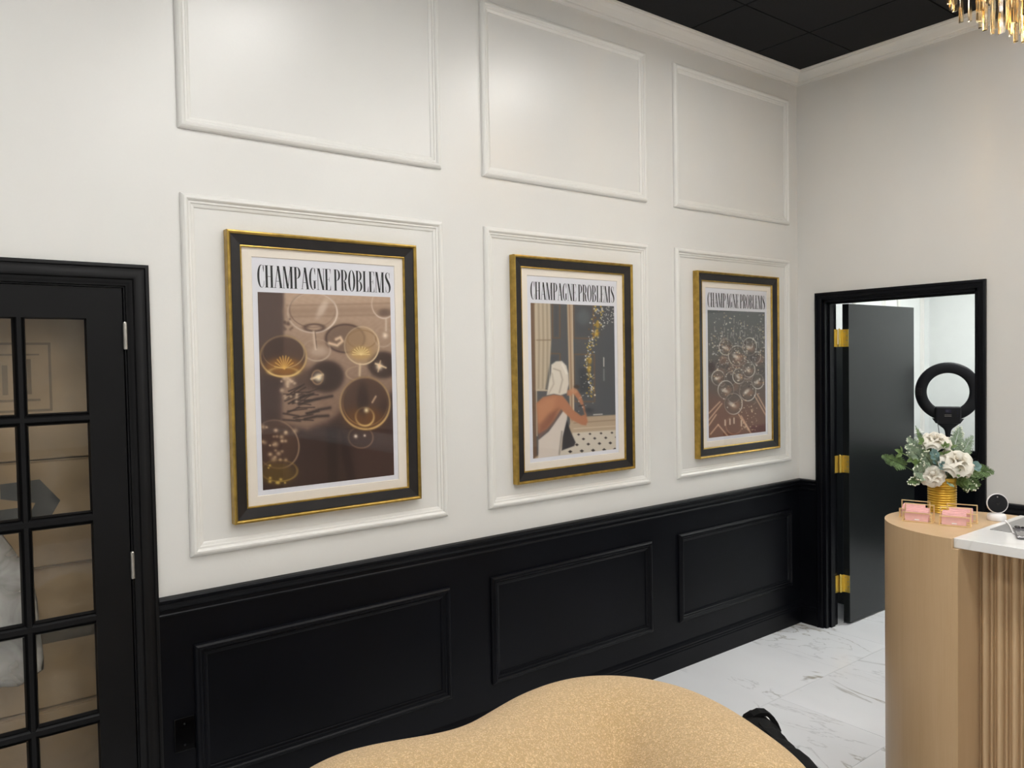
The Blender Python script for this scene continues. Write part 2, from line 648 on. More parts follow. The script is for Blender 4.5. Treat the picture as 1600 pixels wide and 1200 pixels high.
# walls ------------------------------------------------------------
mb = MB()
ao0, ao1, aot = DA0 - .006, DA1 + .006, DATOP + .006
mb.box(XW - T, ao0, 0, T, 0, CEIL + .1).box(ao1, T, 0, T, 0, CEIL + .1).box(ao0, ao1, 0, T, aot, CEIL + .1)
wall_left = struct(mb.build('wall_left', 'wall_white'), 'white panelled wall carrying the three framed posters', 'wall')
mb = MB()
mb.box(0, T, DB0, 0, 0, CEIL + .1).box(0, T, YS - T, DB1, 0, CEIL + .1).box(0, T, DB1, DB0, DBTOP, CEIL + .1)
wall_right = struct(mb.build('wall_right', 'wall_white'), 'white wall with the open doorway behind the desk', 'wall')
wall_front = struct(MB().box(XW - T, XW, YS - T, 0, 0, CEIL + .1).build('wall_front', 'wall_white'), 'white wall behind the camera on the left', 'wall')
wall_back = struct(MB().box(XW, 0, YS - T, YS, 0, CEIL + .1).build('wall_back', 'wall_white'), 'white wall behind the camera', 'wall')

# black wainscot skins
wa = MB().box(ao1 + CA - .004, 0, -.004, 0, 0, RAIL - .01).build('wainscot', 'black_paint', wall_left)
wb = MB().box(XW, ao0 - CA + .004, -.004, 0, 0, RAIL - .01).build('wainscot', 'black_paint', wall_left)
wc = MB().box(-.004, 0, DB0 + CB - .004, -.004, 0, RAIL - .01).build('wainscot', 'black_paint', wall_right)
wd = MB().box(-.004, 0, YS, DB1 - CB + .004, 0, RAIL - .01).build('wainscot', 'black_paint', wall_right)
MB().box(XW, XW + .004, YS, 0, 0, RAIL - .01).build('wainscot', 'black_paint', wall_front)
MB().box(XW, 0, YS, YS + .004, 0, RAIL - .01).build('wainscot', 'black_paint', wall_back)

rail_prof = [(0, RAIL), (.020, RAIL - .003), (.024, RAIL - .010), (.022, RAIL - .018), (.016, RAIL - .024), (.018, RAIL - .034), (.013, RAIL - .044),
             (.008, RAIL - .050), (.0085, RAIL - .062), (.011, RAIL - .066), (.009, RAIL - .073), (0, RAIL - .075)]
base_prof = [(0, 0), (.016, 0), (.016, .098), (.0135, .104), (.0135, .112), (.011, .118), (.012, .126), (.009, .140), (.005, .150), (0, .152)]
crown_prof = [(0, CEIL - .078), (.006, CEIL - .078), (.008, CEIL - .070), (.013, CEIL - .066), (.014, CEIL - .058), (.020, CEIL - .055), (.026, CEIL - .047),
              (.038, CEIL - .033), (.052, CEIL - .023), (.058, CEIL - .020), (.060, CEIL - .013), (.068, CEIL - .010), (.070, CEIL - .001), (0, CEIL - .001)]
pathA = [(ao1 + CA, 0), (0, 0), (0, DB0 + CB)]
pathB = [(0, DB1 - CB), (0, YS), (XW, YS), (XW, 0), (ao0 - CA, 0)]
for nm, prof, mt in (('rail', rail_prof, 'black_paint'), ('baseboard', base_prof, 'black_paint')):
    for k, pth in enumerate((pathA, pathB)):
        o = MB().sweep(pth, prof).build({'rail': 'trim_%d' % (1 + k), 'baseboard': 'baseboard_' + ('left', 'right')[k]}[nm], mt)
        struct(o, {'rail': 'black chair rail ', 'baseboard': 'black stepped baseboard '}[nm] + ('below the posters round to the doorway', 'right of the doorway and round the room')[k],
               'chair rail' if nm == 'rail' else 'baseboard')
ring = MB()
ring.sweep([(XW, 0), (0, 0), (0, YS), (XW, YS), (XW, 0)], crown_prof)
struct(ring.build('trim_3', 'trim_white'), 'cream crown moulding under the black ceiling', 'crown moulding')

# panel mouldings
pm = [(0, 0), (0, .009), (.004, .015), (.011, .020), (.018, .021), (.023, .017), (.026, .0115), (.033, .0115), (.036, .007), (.044, .005), (.048, .003), (.048, 0)]
XS = [(-3.904, -2.796), (-2.568, -1.465), (-1.238, -0.110)]
rows = [('upper', 2.638, 3.445, 'trim_white'), ('middle', 1.094, 2.408, 'trim_white'), ('lower', 0.267, 0.775, 'black_paint')]
order = ['nearest the glazed door', 'in the middle of the wall', 'next to the room corner']
n = 4
for rn, z0, z1, mt in rows:
    for k, (x0, x1) in enumerate(XS):
        o = MB().rect_ring(x0, x1, z0, z1, pm, y=-.004 if rn == 'lower' else 0).build('trim_%d' % n, mt)
        lab = {'upper': 'white empty panel moulding under the crown, ', 'middle': 'white panel moulding around a framed poster, ', 'lower': 'black panel moulding on the wainscot, '}[rn] + order[k]
        struct(o, lab, 'moulding')
        n += 1

# wall plate
e = empty('wall_plate', (-3.944, -.004, .458), 'small black blank outlet plate on the wainscot beside the glazed door', 'wall plate')
MB().box(-3.979, -3.908, -.010, -.004, .397, .519).build('plate', 'gloss_black', e, bevel=.002)
for z in (.42, .496):
    MB().lathe([(.0035, 0), (.0035, .0015), (.002, .002)], n=10).build('screw', 'black_plastic', e)
    s = e.children[-1]
    s.matrix_parent_inverse = Matrix()
    s.rotation_euler = (math.pi / 2, 0, 0)
    s.location = (0.0, -.006, z - .458)

# ------------------------------------------------------------------ glazed french door (in wall_left)
casA = [(0, 0), (0, .016), (.006, .020), (.012, .020), (.014, .014), (.020, .014), (.030, .019), (.042, .022), (.050, .020), (.054, .013), (.060, .013), (.066, .009), (.074, .008), (.076, 0)]
cx0, cx1, cz = ao0 - CA + .0, ao1 + CA, aot + CA
mb = MB()
rings = []
for d, h in casA:
    rings.append([(cx0 + d, -h, 0), (cx0 + d, -h, cz - d), (cx1 - d, -h, cz - d), (cx1 - d, -h, 0)])
mb.loft(rings, cap=False, closed=False)
mb.box(ao0 - .0, ao0 + .004, 0, T, 0, aot).box(ao1 - .004, ao1, 0, T, 0, aot).box(ao0, ao1, 0, T, aot - .004, aot)
struct(mb.build('trim_13', 'black_door', auto=True), 'black stepped casing around the glazed door', 'door casing')
door1 = bpy.data.objects.new('door_1', None)
COL.objects.link(door1)
door1.location = (DA1, 0, 0)
struct(door1, 'black french door with brown boxes showing through its panes', 'door')
YF, YB = 0.004, 0.044
LX = [(-4.392, -4.213)]
pw, mw = .179, .030
LX = [(-4.213 - pw - k * (pw + mw), -4.213 - k * (pw + mw)) for k in range(3)]
LZ = [(1.953 - .343 * k - .311 - (.006 if k == 0 else 0), 1.953 - .343 * k - (0 if k == 0 else .007)) for k in range(5)]
xl, xr = LX[2][0], LX[0][1]
zb, zt = LZ[4][0], LZ[0][1]
MB().box(DA0, xl, YF, YB, .008, DATOP).build('stile', 'black_door', door1)
MB().box(xr, DA1 - .002, YF, YB, .008, DATOP).build('stile', 'black_door', door1)
MB().box(xl, xr, YF, YB, zt, DATOP).build('rail', 'black_door', door1)
MB().box(xl, xr, YF, YB, .008, zb).build('rail', 'black_door', door1)
mun = [(-.5, .006), (-.5, .014), (-.2, .026), (.2, .026), (.5, .014), (.5, .006)]
YG = 0.026


def muntin_h(z0, z1, x0, x1):
    c, wd = (z0 + z1) / 2, (z1 - z0)
    m_ = MB()
    rg = [[(x, YG - h + .004, c + a * wd) for a, h in mun] for x in (x0, x1)]
    return m_.loft(rg)


def muntin_v(x0, x1, z0, z1):
    c, wd = (x0 + x1) / 2, (x1 - x0)
    rg = [[(c + a * wd, YG - h + .0045, z) for a, h in mun] for z in (z0, z1)]
    return MB().loft(rg)


for k in range(4):
    muntin_h(LZ[k + 1][1], LZ[k][0], xl, xr).build('muntin', 'black_door', door1)
for k in range(2):
    muntin_v(LX[k + 1][1], LX[k][0], zb, zt).build('muntin', 'black_door', door1)
for x0, x1 in LX:
    for z0, z1 in LZ:
        MB().box(x0 - .004, x1 + .004, YG, YG + .004, z0 - .004, z1 + .004).build('pane', 'door_glass', door1)
        MB().rect_ring(x0, x1, z0, z1, [(-.001, .016), (-.001, .019), (.001, .014), (.004, .004), (.004, 0)], y=YG, sgn=-1).build('glazing_bead', 'black_door', door1)
for zc in (1.893, 1.098, .33):
    h = MB().lathe([(.0065, -.045), (.0065, -.027), (.0058, -.0268), (.0058, -.0262), (.0065, -.026), (.0065, -.009), (.0058, -.0088), (.0058, -.0082), (.0065, -.008),
                    (.0065, .009), (.0058, .0092), (.0065, .0098), (.0065, .026), (.0058, .0262), (.0065, .0268), (.0065, .045), (.0045, .049), (.001, .050)], (DA1 + .003, -.006, zc), 14)
    hh = h.build('hinge', 'steel', door1, smooth=False)
    MB().box(DA1 - .0018, DA1 + .0002, .0, .034, zc - .045, zc + .045).build('hinge_leaf', 'steel', hh)

# store room behind it
cl = MB().box(-5.4, -3.5, 1.5, 1.6, 0, 2.7).box(-5.5, -5.4, T, 1.6, 0, 2.7).box(-3.5, -3.4, T, 1.6, 0, 2.7).box(-5.5, -3.4, T, 1.6, 2.6, 2.7)
struct(cl.build('wall_store', 'wall_white'), 'plain walls of the store room behind the glazed door', 'wall')


def carton(label, x0, x1, y0, y1, z0, z1, seam=True, flap=True):
    e = empty('cardboard_box', ((x0 + x1) / 2, (y0 + y1) / 2, z0), label, 'box', 'boxes stored behind the glazed door')
    MB().box(x0, x1, y0, y1, z0, z1 - .004).build('carton', 'cardboard', e, bevel=.006)
    if flap:
        MB().box(x0 + .002, x1 - .002, y0 + .002, (y0 + y1) / 2 - .002, z1 - .004, z1).build('flap', 'cardboard', e)
        MB().box(x0 + .002, x1 - .002, (y0 + y1) / 2 + .002, y1 - .002, z1 - .004, z1).build('flap', 'cardboard', e)
    if seam:
        MB().box(x0 + .01, x1 - .01, y0 - .001, y0, (z0 + z1) / 2 - .022, (z0 + z1) / 2 + .022).build('tape', 'wrap_film', e)
    return e


YB0 = 0.165
b1 = carton('topmost brown carton with a printed frame, behind the top panes', -4.95, -4.15, YB0, .75, 1.475, 2.12, seam=False)
# printed frame mark on its front
mk = MB()
for (xa, xb, za, zb_) in ((-4.62, -4.30, 1.868, 1.876), (-4.62, -4.30, 1.640, 1.648), (-4.62, -4.612, 1.648, 1.868), (-4.308, -4.30, 1.648, 1.868)):
    mk.box(xa, xb, YB0 - .0012, YB0 - .0002, za, zb_)
for k in range(7):
    xx = -4.58 + k * .034
    mk.box(xx, xx + .016, YB0 - .0012, YB0 - .0002, 1.70 + .02 * (k % 2), 1.82 - .02 * (k % 3))
mk.box(-4.60, -4.335, YB0 - .0012, YB0 - .0002, 1.676, 1.684).box(-4.60, -4.335, YB0 - .0012, YB0 - .0002, 1.832, 1.838)
mk.build('printed_mark', 'print_brown', b1)
b2 = carton('brown carton with a dark grey printed arrow, second from the top', -4.98, -4.14, YB0 + .012, .72, 1.10, 1.47, seam=False)
ar = MB()
yy = YB0 + .011
for poly in ([(-4.46, 1.40), (-4.345, 1.405), (-4.285, 1.325), (-4.33, 1.245), (-4.40, 1.245), (-4.36, 1.325), (-4.46, 1.35)],
             [(-4.62, 1.405), (-4.462, 1.40), (-4.462, 1.35), (-4.62, 1.35)], [(-4.62, 1.31), (-4.40, 1.315), (-4.40, 1.275), (-4.62, 1.27)]):
    nn = len(poly)
    ar.add([(a, yy, b) for a, b in poly] + [(a, yy + .0008, b) for a, b in poly], [tuple(range(nn)), tuple(range(2 * nn - 1, nn - 1, -1))] + [(i, (i + 1) % nn, nn + (i + 1) % nn, nn + i) for i in range(nn)])
ar.build('printed_arrow', 'print_grey', b2)
b3 = carton('taped brown carton third from the top behind the panes', -4.95, -4.13, YB0 + .03, .74, .60, 1.095)
b4 = carton('lowest brown carton on the store room floor', -4.97, -4.12, YB0 + .015, .76, 0, .595)
# clear film wrapped round the stack, wrinkled
W = MB()
nx, nz = 26, 60
vs, fs = [], []
for j in range(nz + 1):
    for i in range(nx + 1):
        xx = -4.905 + .79 * i / nx
        zz = .03 + 2.05 * j / nz
        yy = YB0 - .022 + .006 * math.sin(9 * zz + 14 * xx + 2 * math.sin(5 * zz)) + .004 * math.sin(31 * zz - 17 * xx) + .003 * math.sin(57 * xx)
        vs.append((xx, yy, zz))
for j in range(nz):
    for i in range(nx):
        a = j * (nx + 1) + i
        fs.append((a, a + 1, a + nx + 2, a + nx + 1))
W.add(vs, fs)
tag(W.build('wrapping_film', 'wrap_film', smooth=True), 'clear crinkled stretch film wrapped over the stacked cartons', 'plastic film')
# white plastic bag hanging in the left panes
W = MB()
rings = []
for k in range(15):
    t = k / 14
    zz = 1.27 - .52 * t
    rx = .02 + .13 * math.sin(math.pi * min(1, t * .62 + .02)) + .01 * math.sin(7 * t)
    ry = .006 + .018 * math.sin(math.pi * min(1, t * .8))
    if k == 14:
        rx, ry = rx * .6, ry * .5
    rings.append([(-4.515 + (rx * (1 + .10 * math.sin(5 * a + 4 * t))) * math.cos(a), .078 + ry * math.sin(a), zz + .01 * math.sin(3 * a)) for a in [2 * math.pi * i / 20 for i in range(20)]])
W.loft(rings)
tag(W.build('plastic_bag', 'plastic_bag', smooth=True), 'crumpled translucent white plastic bag behind the left panes', 'plastic bag')

# ------------------------------------------------------------------ doorway in wall_right and the room beyond
casB = [(0, 0), (0, .018), (.006, .021), (.016, .021), (.018, .015), (.036, .015), (.040, .011), (.045, .011), (.045, 0)]
mb = MB()
oy0, oy1, oz = DB0 + CB, DB1 - CB, DBTOP + CB
rings = [[(-h, oy0 - d, 0), (-h, oy0 - d, oz - d), (-h, oy1 + d, oz - d), (-h, oy1 + d, 0)] for d, h in casB]
mb.loft(rings, cap=False, closed=False)
JT = .135
mb.box(0, JT, DB0 - .016, DB0, 0, DBTOP).box(0, JT, DB1, DB1 + .016, 0, DBTOP).box(0, JT, DB1, DB0, DBTOP - .016, DBTOP)
mb.box(.040, .085, DB0 - .028, DB0 - .016, 0, DBTOP - .016).box(.040, .085, DB1 + .016, DB1 + .028, 0, DBTOP - .016).box(.040, .085, DB1 + .016, DB0 - .016, DBTOP - .028, DBTOP - .016)
rings = [[(T + h, oy0 - d, 0), (T + h, oy0 - d, oz - d), (T + h, oy1 + d, oz - d), (T + h, oy1 + d, 0)] for d, h in casB]
mb.loft(rings, cap=False, closed=False)
struct(mb.build('trim_14', 'black_paint', auto=True), 'black casing and jamb of the open doorway', 'door casing')
door2 = bpy.data.objects.new('door_2', None)
COL.objects.link(door2)
HX, HY = 0.152, DB0 - .030
door2.location = (HX, HY, 0)
struct(door2, 'plain dark grey door standing open into the next room', 'door')
LA = math.radians(.1)
ca, sa = math.cos(LA), math.sin(LA)


def leafpt(a, b, z):
    return (HX + .030 + a * ca - b * sa, HY - .002 + a * sa + b * ca, z)


mb = MB()
qs = [leafpt(a, b, z) for z in (.012, 2.118) for a, b in ((0, -.044), (.90, -.044), (.90, 0), (0, 0))]
mb.add(qs, [(0, 1, 2, 3), (4, 7, 6, 5), (0, 4, 5, 1), (1, 5, 6, 2), (2, 6, 7, 3), (3, 7, 4, 0)])
mb.build('door_leaf', 'grey_door', door2, bevel=.0015)
for zc in (1.895, 1.065, .27):
    hg = MB().lathe([(.007, -.057), (.007, -.035), (.0062, -.0345), (.007, -.034), (.007, -.012), (.0062, -.0115), (.007, -.011), (.007, .011), (.0062, .0115), (.007, .012),
                     (.007, .034), (.0062, .0345), (.007, .035), (.007, .057), (.005, .061), (.002, .064)], (HX, HY + .002, zc), 14).build('hinge', 'brass', door2)
    MB().box(HX + .0265, HX + .0295, HY - .046, HY - .004, zc - .057, zc + .057).build('hinge_leaf', 'brass', hg)
    MB().bar((HX, HY, zc), (HX + .028, HY - .004, zc), .003, .114).build('hinge_leaf', 'brass', hg)
    MB().box(HX - .045, HX - .004, HY + .011, HY + .014, zc - .057, zc + .057).build('hinge_leaf', 'brass', hg)
    for q, dz in enumerate((-.042, -.016, .016, .042)):
        MB().lathe([(.004, 0), (.004, .0012), (.001, .0014)], n=8).build('screw', 'steel', hg)
        s = hg.children[-1]
        s.matrix_parent_inverse = Matrix()
        s.rotation_euler = (0, -math.pi / 2, 0)
        s.location = (HX + .0265, HY - (.018 if q in (0, 3) else .036), zc + dz)

# next room
RX, RY = 2.32, 0.20
mb = MB()
mb.box(RX, RX + .1, -2.4, RY + .1, 0, 2.9).box(T, RX, RY, RY + .1, 0, 2.9).box(T, RX, -2.5, -2.4, 0, 2.9)
wall_n = struct(mb.build('wall_next_room', 'wall_back_room'), 'bright white walls of the room beyond the doorway', 'wall')
MB().box(RX - .004, RX, -2.4, RY, 0, RAIL - .02).build('wainscot', 'black_paint', wall_n)
MB().box(T, RX - .004, RY - .004, RY, 0, RAIL - .02).build('wainscot', 'black_paint', wall_n)
struct(MB().sweep([(T + .02, RY), (RX, RY), (RX, -2.4)], rail_prof).build('trim_15', 'black_paint'), 'black chair rail in the room beyond the doorway', 'chair rail')
struct(MB().sweep([(T + .02, RY), (RX, RY), (RX, -2.4)], base_prof).build('baseboard_next_room', 'black_paint'), 'black baseboard in the room beyond the doorway', 'baseboard')
o = MB().rect_ring(1.05, 1.55, 1.094, 2.46, pm, y=RY).build('trim_16', 'trim_white')
struct(o, 'white wall panel moulding seen above the open door', 'moulding')
o = MB().rect_ring(1.75, 2.2, 1.094, 2.46, pm, y=RY).build('trim_17', 'trim_white')
struct(o, 'white wall panel moulding at the far corner of the next room', 'moulding')
struct(MB().box(T, RX + .1, -2.5, RY + .1, 2.75, 2.85).build('ceiling_next_room', 'wall_back_room'), 'white ceiling of the room beyond the doorway', 'ceiling')
e = empty('ceiling_light', (1.3, -.9, 2.75), 'white light panel in the ceiling of the next room', 'light', 'ceiling light panels')
f = link('light_frame', lf, 'white_plastic', e); f.matrix_parent_inverse = Matrix()
d = link('diffuser', MB().box(-.275, .275, -.275, .275, -.003, .010).mesh('diffuser_cool'), 'panel_glow_cool', e); d.matrix_parent_inverse = Matrix()
e = empty('added_cabinet', (.95, .02, 0), 'tall dark cabinet added to darken the hinge gap of the open door', 'cabinet')
MB().box(.55, 1.35, -.10, .18, 0, 1.86).build('body', 'cabinet_dark', e, bevel=.004)  # invented cabinet, supplies the dark strip behind the hinge gap
MB().box(.56, .948, -.116, -.10, .02, 1.85).build('door', 'cabinet_dark', e, bevel=.003)
MB().box(.952, 1.34, -.116, -.10, .02, 1.85).build('door', 'cabinet_dark', e, bevel=.003)

# ring light on stand
RC = CAM + ray(1481, 612) * 5.85
rl = empty('ring_light', (RC[0], RC[1], 0), 'black ring light on a stand in the next room, seen from behind', 'ring light')
fv = Vector(RC - CAM); fv.z = 0; fv.normalize()
rv = Vector((fv.y, -fv.x, 0))
uz = Vector((0, 0, 1))
RCv = Vector(RC)


def rpt(a, b, c):            # right, up, away from camera
    return RCv + rv * a + uz * b + fv * c


rings = []
N = 64
for k in range(N + 1):
    a = 2 * math.pi * k / N
    er = rv * math.cos(a) + uz * math.sin(a)
    rings.append([RCv + er * r_ + fv * c for r_, c in ((.139, .006), (.143, -.004), (.152, -.010), (.206, -.010), (.217, -.003), (.220, .008), (.216, .016), (.142, .016))])
MB().loft(rings, cap=False).build('ring_body', 'black_plastic', rl, auto=True)
rings = []
for k in range(N + 1):
    a = 2 * math.pi * k / N
    er = rv * math.cos(a) + uz * math.sin(a)
    rings.append([RCv + er * r_ + fv * c for r_, c in ((.148, .016), (.148, .020), (.212, .020), (.212, .016))])
MB().loft(rings, cap=False).build('diffuser', 'white_plastic', rl, auto=True)


def rbox(a0, a1, b0, b1_, c0, c1):
    vs = [rpt(a, b, c) for b in (b0, b1_) for a, c in ((a0, c0), (a1, c0), (a1, c1), (a0, c1))]
    return MB().add(vs, [(0, 3, 2, 1), (4, 5, 6, 7), (0, 1, 5, 4), (1, 2, 6, 5), (2, 3, 7, 6), (3, 0, 4, 7)])


cb = rbox(-.086, .086, -.236, -.110, -.045, .010).build('control_box', 'black_plastic', rl, bevel=.012, seg=3)
rbox(-.018, .022, -.155, -.128, -.0465, -.044).build('display', 'screen_grey', cb)
for zz in (-.172, -.182):
    rbox(-.022, .024, zz, zz + .002, -.0458, -.044).build('marking', 'steel', cb)
for s in (-1, 1):
    for k in range(3):
        rbox(s * .062 - .004, s * .062 + .004, -.14 - k * .022, -.132 - k * .022, -.048, -.044).build('button', 'screen_grey', cb)
    for k in range(4):
        rbox(s * .190 - .017 + k * .010, s * .190 - .013 + k * .010, -.03, .03, -.0125, -.008).build('vent_slot', 'frame_black', rl)
rg = []
for b_, hw, hd in ((-.200, .105, .02), (-.225, .088, .02), (-.25, .060, .02), (-.275, .030, .018), (-.290, .022, .016), (-.335, .015, .014), (-.36, .009, .009)):
    rg.append([rpt(hw * math.cos(a), b_, -.015 + hd * math.sin(a)) for a in [2 * math.pi * i / 16 for i in range(16)]])
MB().loft(rg).build('neck', 'black_plastic', rl, auto=True)
rbox(.01, .045, -.328, -.318, -.02, -.008).build('knob', 'black_plastic', rl, bevel=.002)
rbox(-.012, .028, -.415, -.392, -.03, .0).build('clamp', 'black_plastic', rl, bevel=.003)
base = rpt(0, 0, -.015)
MB().tube([(base.x, base.y, base.z - .38), (base.x, base.y, .55)], .010, 12).build('pole', 'black_plastic', rl)
MB().tube([(base.x, base.y, .80), (base.x, base.y, .10)], .0135, 12).build('pole', 'black_plastic', rl)
for k in range(3):
    a = 2 * math.pi * k / 3 + .5
    MB().tube([(base.x + .015 * math.cos(a), base.y + .015 * math.sin(a), .55), (base.x + .36 * math.cos(a), base.y + .36 * math.sin(a), .012)], .009, 10).build('leg', 'black_plastic', rl)
MB().tube([rpt(-.066, -.20, -.04), rpt(-.064, -.25, -.055), rpt(-.058, -.30, -.05), rpt(-.056, -.36, -.045), rpt(-.03, -.6, -.04)], .0025, 8).build('cable', 'black_plastic', rl, smooth=True)


# ------------------------------------------------------------------ framed posters
class Canvas:
    """flat printed picture, painted in the coordinates of an upright sketch"""

    def __init__(self, W, H, quad):
        self.W, self.H = W, H
        v, u = np.mgrid[0:H, 0:W]
        u = (u + .5) / W
        v = (v + .5) / H
        q = np.array(quad, float)
        P = (1 - v)[..., None] * ((1 - u)[..., None] * q[0] + u[..., None] * q[1]) + v[..., None] * ((1 - u)[..., None] * q[2] + u[..., None] * q[3])
        self.x, self.y = P[..., 0], P[..., 1]
        self.c = np.zeros((H, W, 3)) + 128

    def mix(self, m, col, a=1.0):
        m = np.clip(m * a, 0, 1)[..., None]
        self.c = self.c * (1 - m) + np.array(col, float) * m

    def addc(self, m, col, a=1.0):
        self.c = self.c + np.clip(m, 0, 1)[..., None] * np.array(col, float) * a

    def ell(self, cx, cy, rx, ry, rot=0):
        c, s = math.cos(rot), math.sin(rot)
        dx, dy = self.x - cx, self.y - cy
        return np.hypot((dx * c + dy * s) / rx, (-dx * s + dy * c) / ry)

    def disc(self, cx, cy, rx, ry, col, a=1.0, soft=6, rot=0):
        e = self.ell(cx, cy, rx, ry, rot)
        self.mix(1 / (1 + np.exp(np.clip((e - 1) * min(rx, ry) / soft * 2, -40, 40))), col, a)

    def ring(self, cx, cy, rx, ry, col, wd=3, a=1.0, rot=0, lo=None, ph=0.0):
        e = self.ell(cx, cy, rx, ry, rot)
        m = np.exp(-((e - 1) * min(rx, ry) / wd) ** 2)
        if lo is not None:
            an = np.arctan2(self.y - cy, self.x - cx)
            m = m * (lo + (1 - lo) * (.5 + .5 * np.cos(an - ph)) ** 1.5)
        self.mix(m, col, a)

    def poly(self, pts, col, a=1.0, soft=3):
        x, y = self.x, self.y
        ins = np.zeros(x.shape, bool)
        dmin = np.full(x.shape, 1e9)
        n_ = len(pts)
        for i in range(n_):
            x0, y0 = pts[i]
            x1, y1 = pts[(i + 1) % n_]
            c = ((y0 > y) != (y1 > y))
            ins ^= c & (x < (x1 - x0) * (y - y0) / (y1 - y0 + 1e-9) + x0)
            dmin = np.minimum(dmin, self.seg(x0, y0, x1, y1))
        sd = np.where(ins, dmin, -dmin)
        self.mix(1 / (1 + np.exp(np.clip(-sd / soft * 2, -40, 40))), col, a)

    def seg(self, x0, y0, x1, y1):
        dx, dy = x1 - x0, y1 - y0
        t = np.clip(((self.x - x0) * dx + (self.y - y0) * dy) / (dx * dx + dy * dy + 1e-9), 0, 1)
        return np.hypot(self.x - x0 - t * dx, self.y - y0 - t * dy)

    def line(self, pts, col, wd=3, a=1.0):
        d = np.full(self.x.shape, 1e9)
        for p, q in zip(pts[:-1], pts[1:]):
            d = np.minimum(d, self.seg(*p, *q))
        self.mix(np.exp(-(d / wd) ** 2), col, a)

    def glint(self, cx, cy, r, col=(255, 245, 225), a=1.0):
        d = np.hypot(self.x - cx, self.y - cy)
        self.mix(np.exp(-(d / r) ** 2), col, a)

    def object(self, name, x0, x1, z0, z1, y, parent):
        W_, H_ = self.W, self.H
        c = np.clip(self.c, 0, 255) / 255
        lin = np.where(c <= .04045, c / 12.92, ((c + .055) / 1.055) ** 2.4)
        xs = np.linspace(x0, x1, W_)
        zs = np.linspace(z1, z0, H_)
        X, Z = np.meshgrid(xs, zs)
        co = np.stack([X, np.full_like(X, y), Z], -1).reshape(-1, 3)
        idx = np.arange(W_ * H_).reshape(H_, W_)
        fs = np.stack([idx[:-1, :-1], idx[1:, :-1], idx[1:, 1:], idx[:-1, 1:]], -1).reshape(-1, 4)
        me = bpy.data.meshes.new(name)
        me.vertices.add(len(co)); me.vertices.foreach_set('co', co.ravel())
        me.loops.add(fs.size); me.loops.foreach_set('vertex_index', fs.ravel().astype(np.int32))
        me.polygons.add(len(fs))
        me.polygons.foreach_set('loop_start', np.arange(0, fs.size, 4, dtype=np.int32))
        me.polygons.foreach_set('loop_total', np.full(len(fs), 4, dtype=np.int32))
        me.update(calc_edges=True)
        at = me.color_attributes.new('ink', 'FLOAT_COLOR', 'POINT')
        at.data.foreach_set('color', np.concatenate([lin.reshape(-1, 3), np.ones((W_ * H_, 1))], 1).ravel().astype(np.float32))
        return link(name, me, 'photo_print', parent)


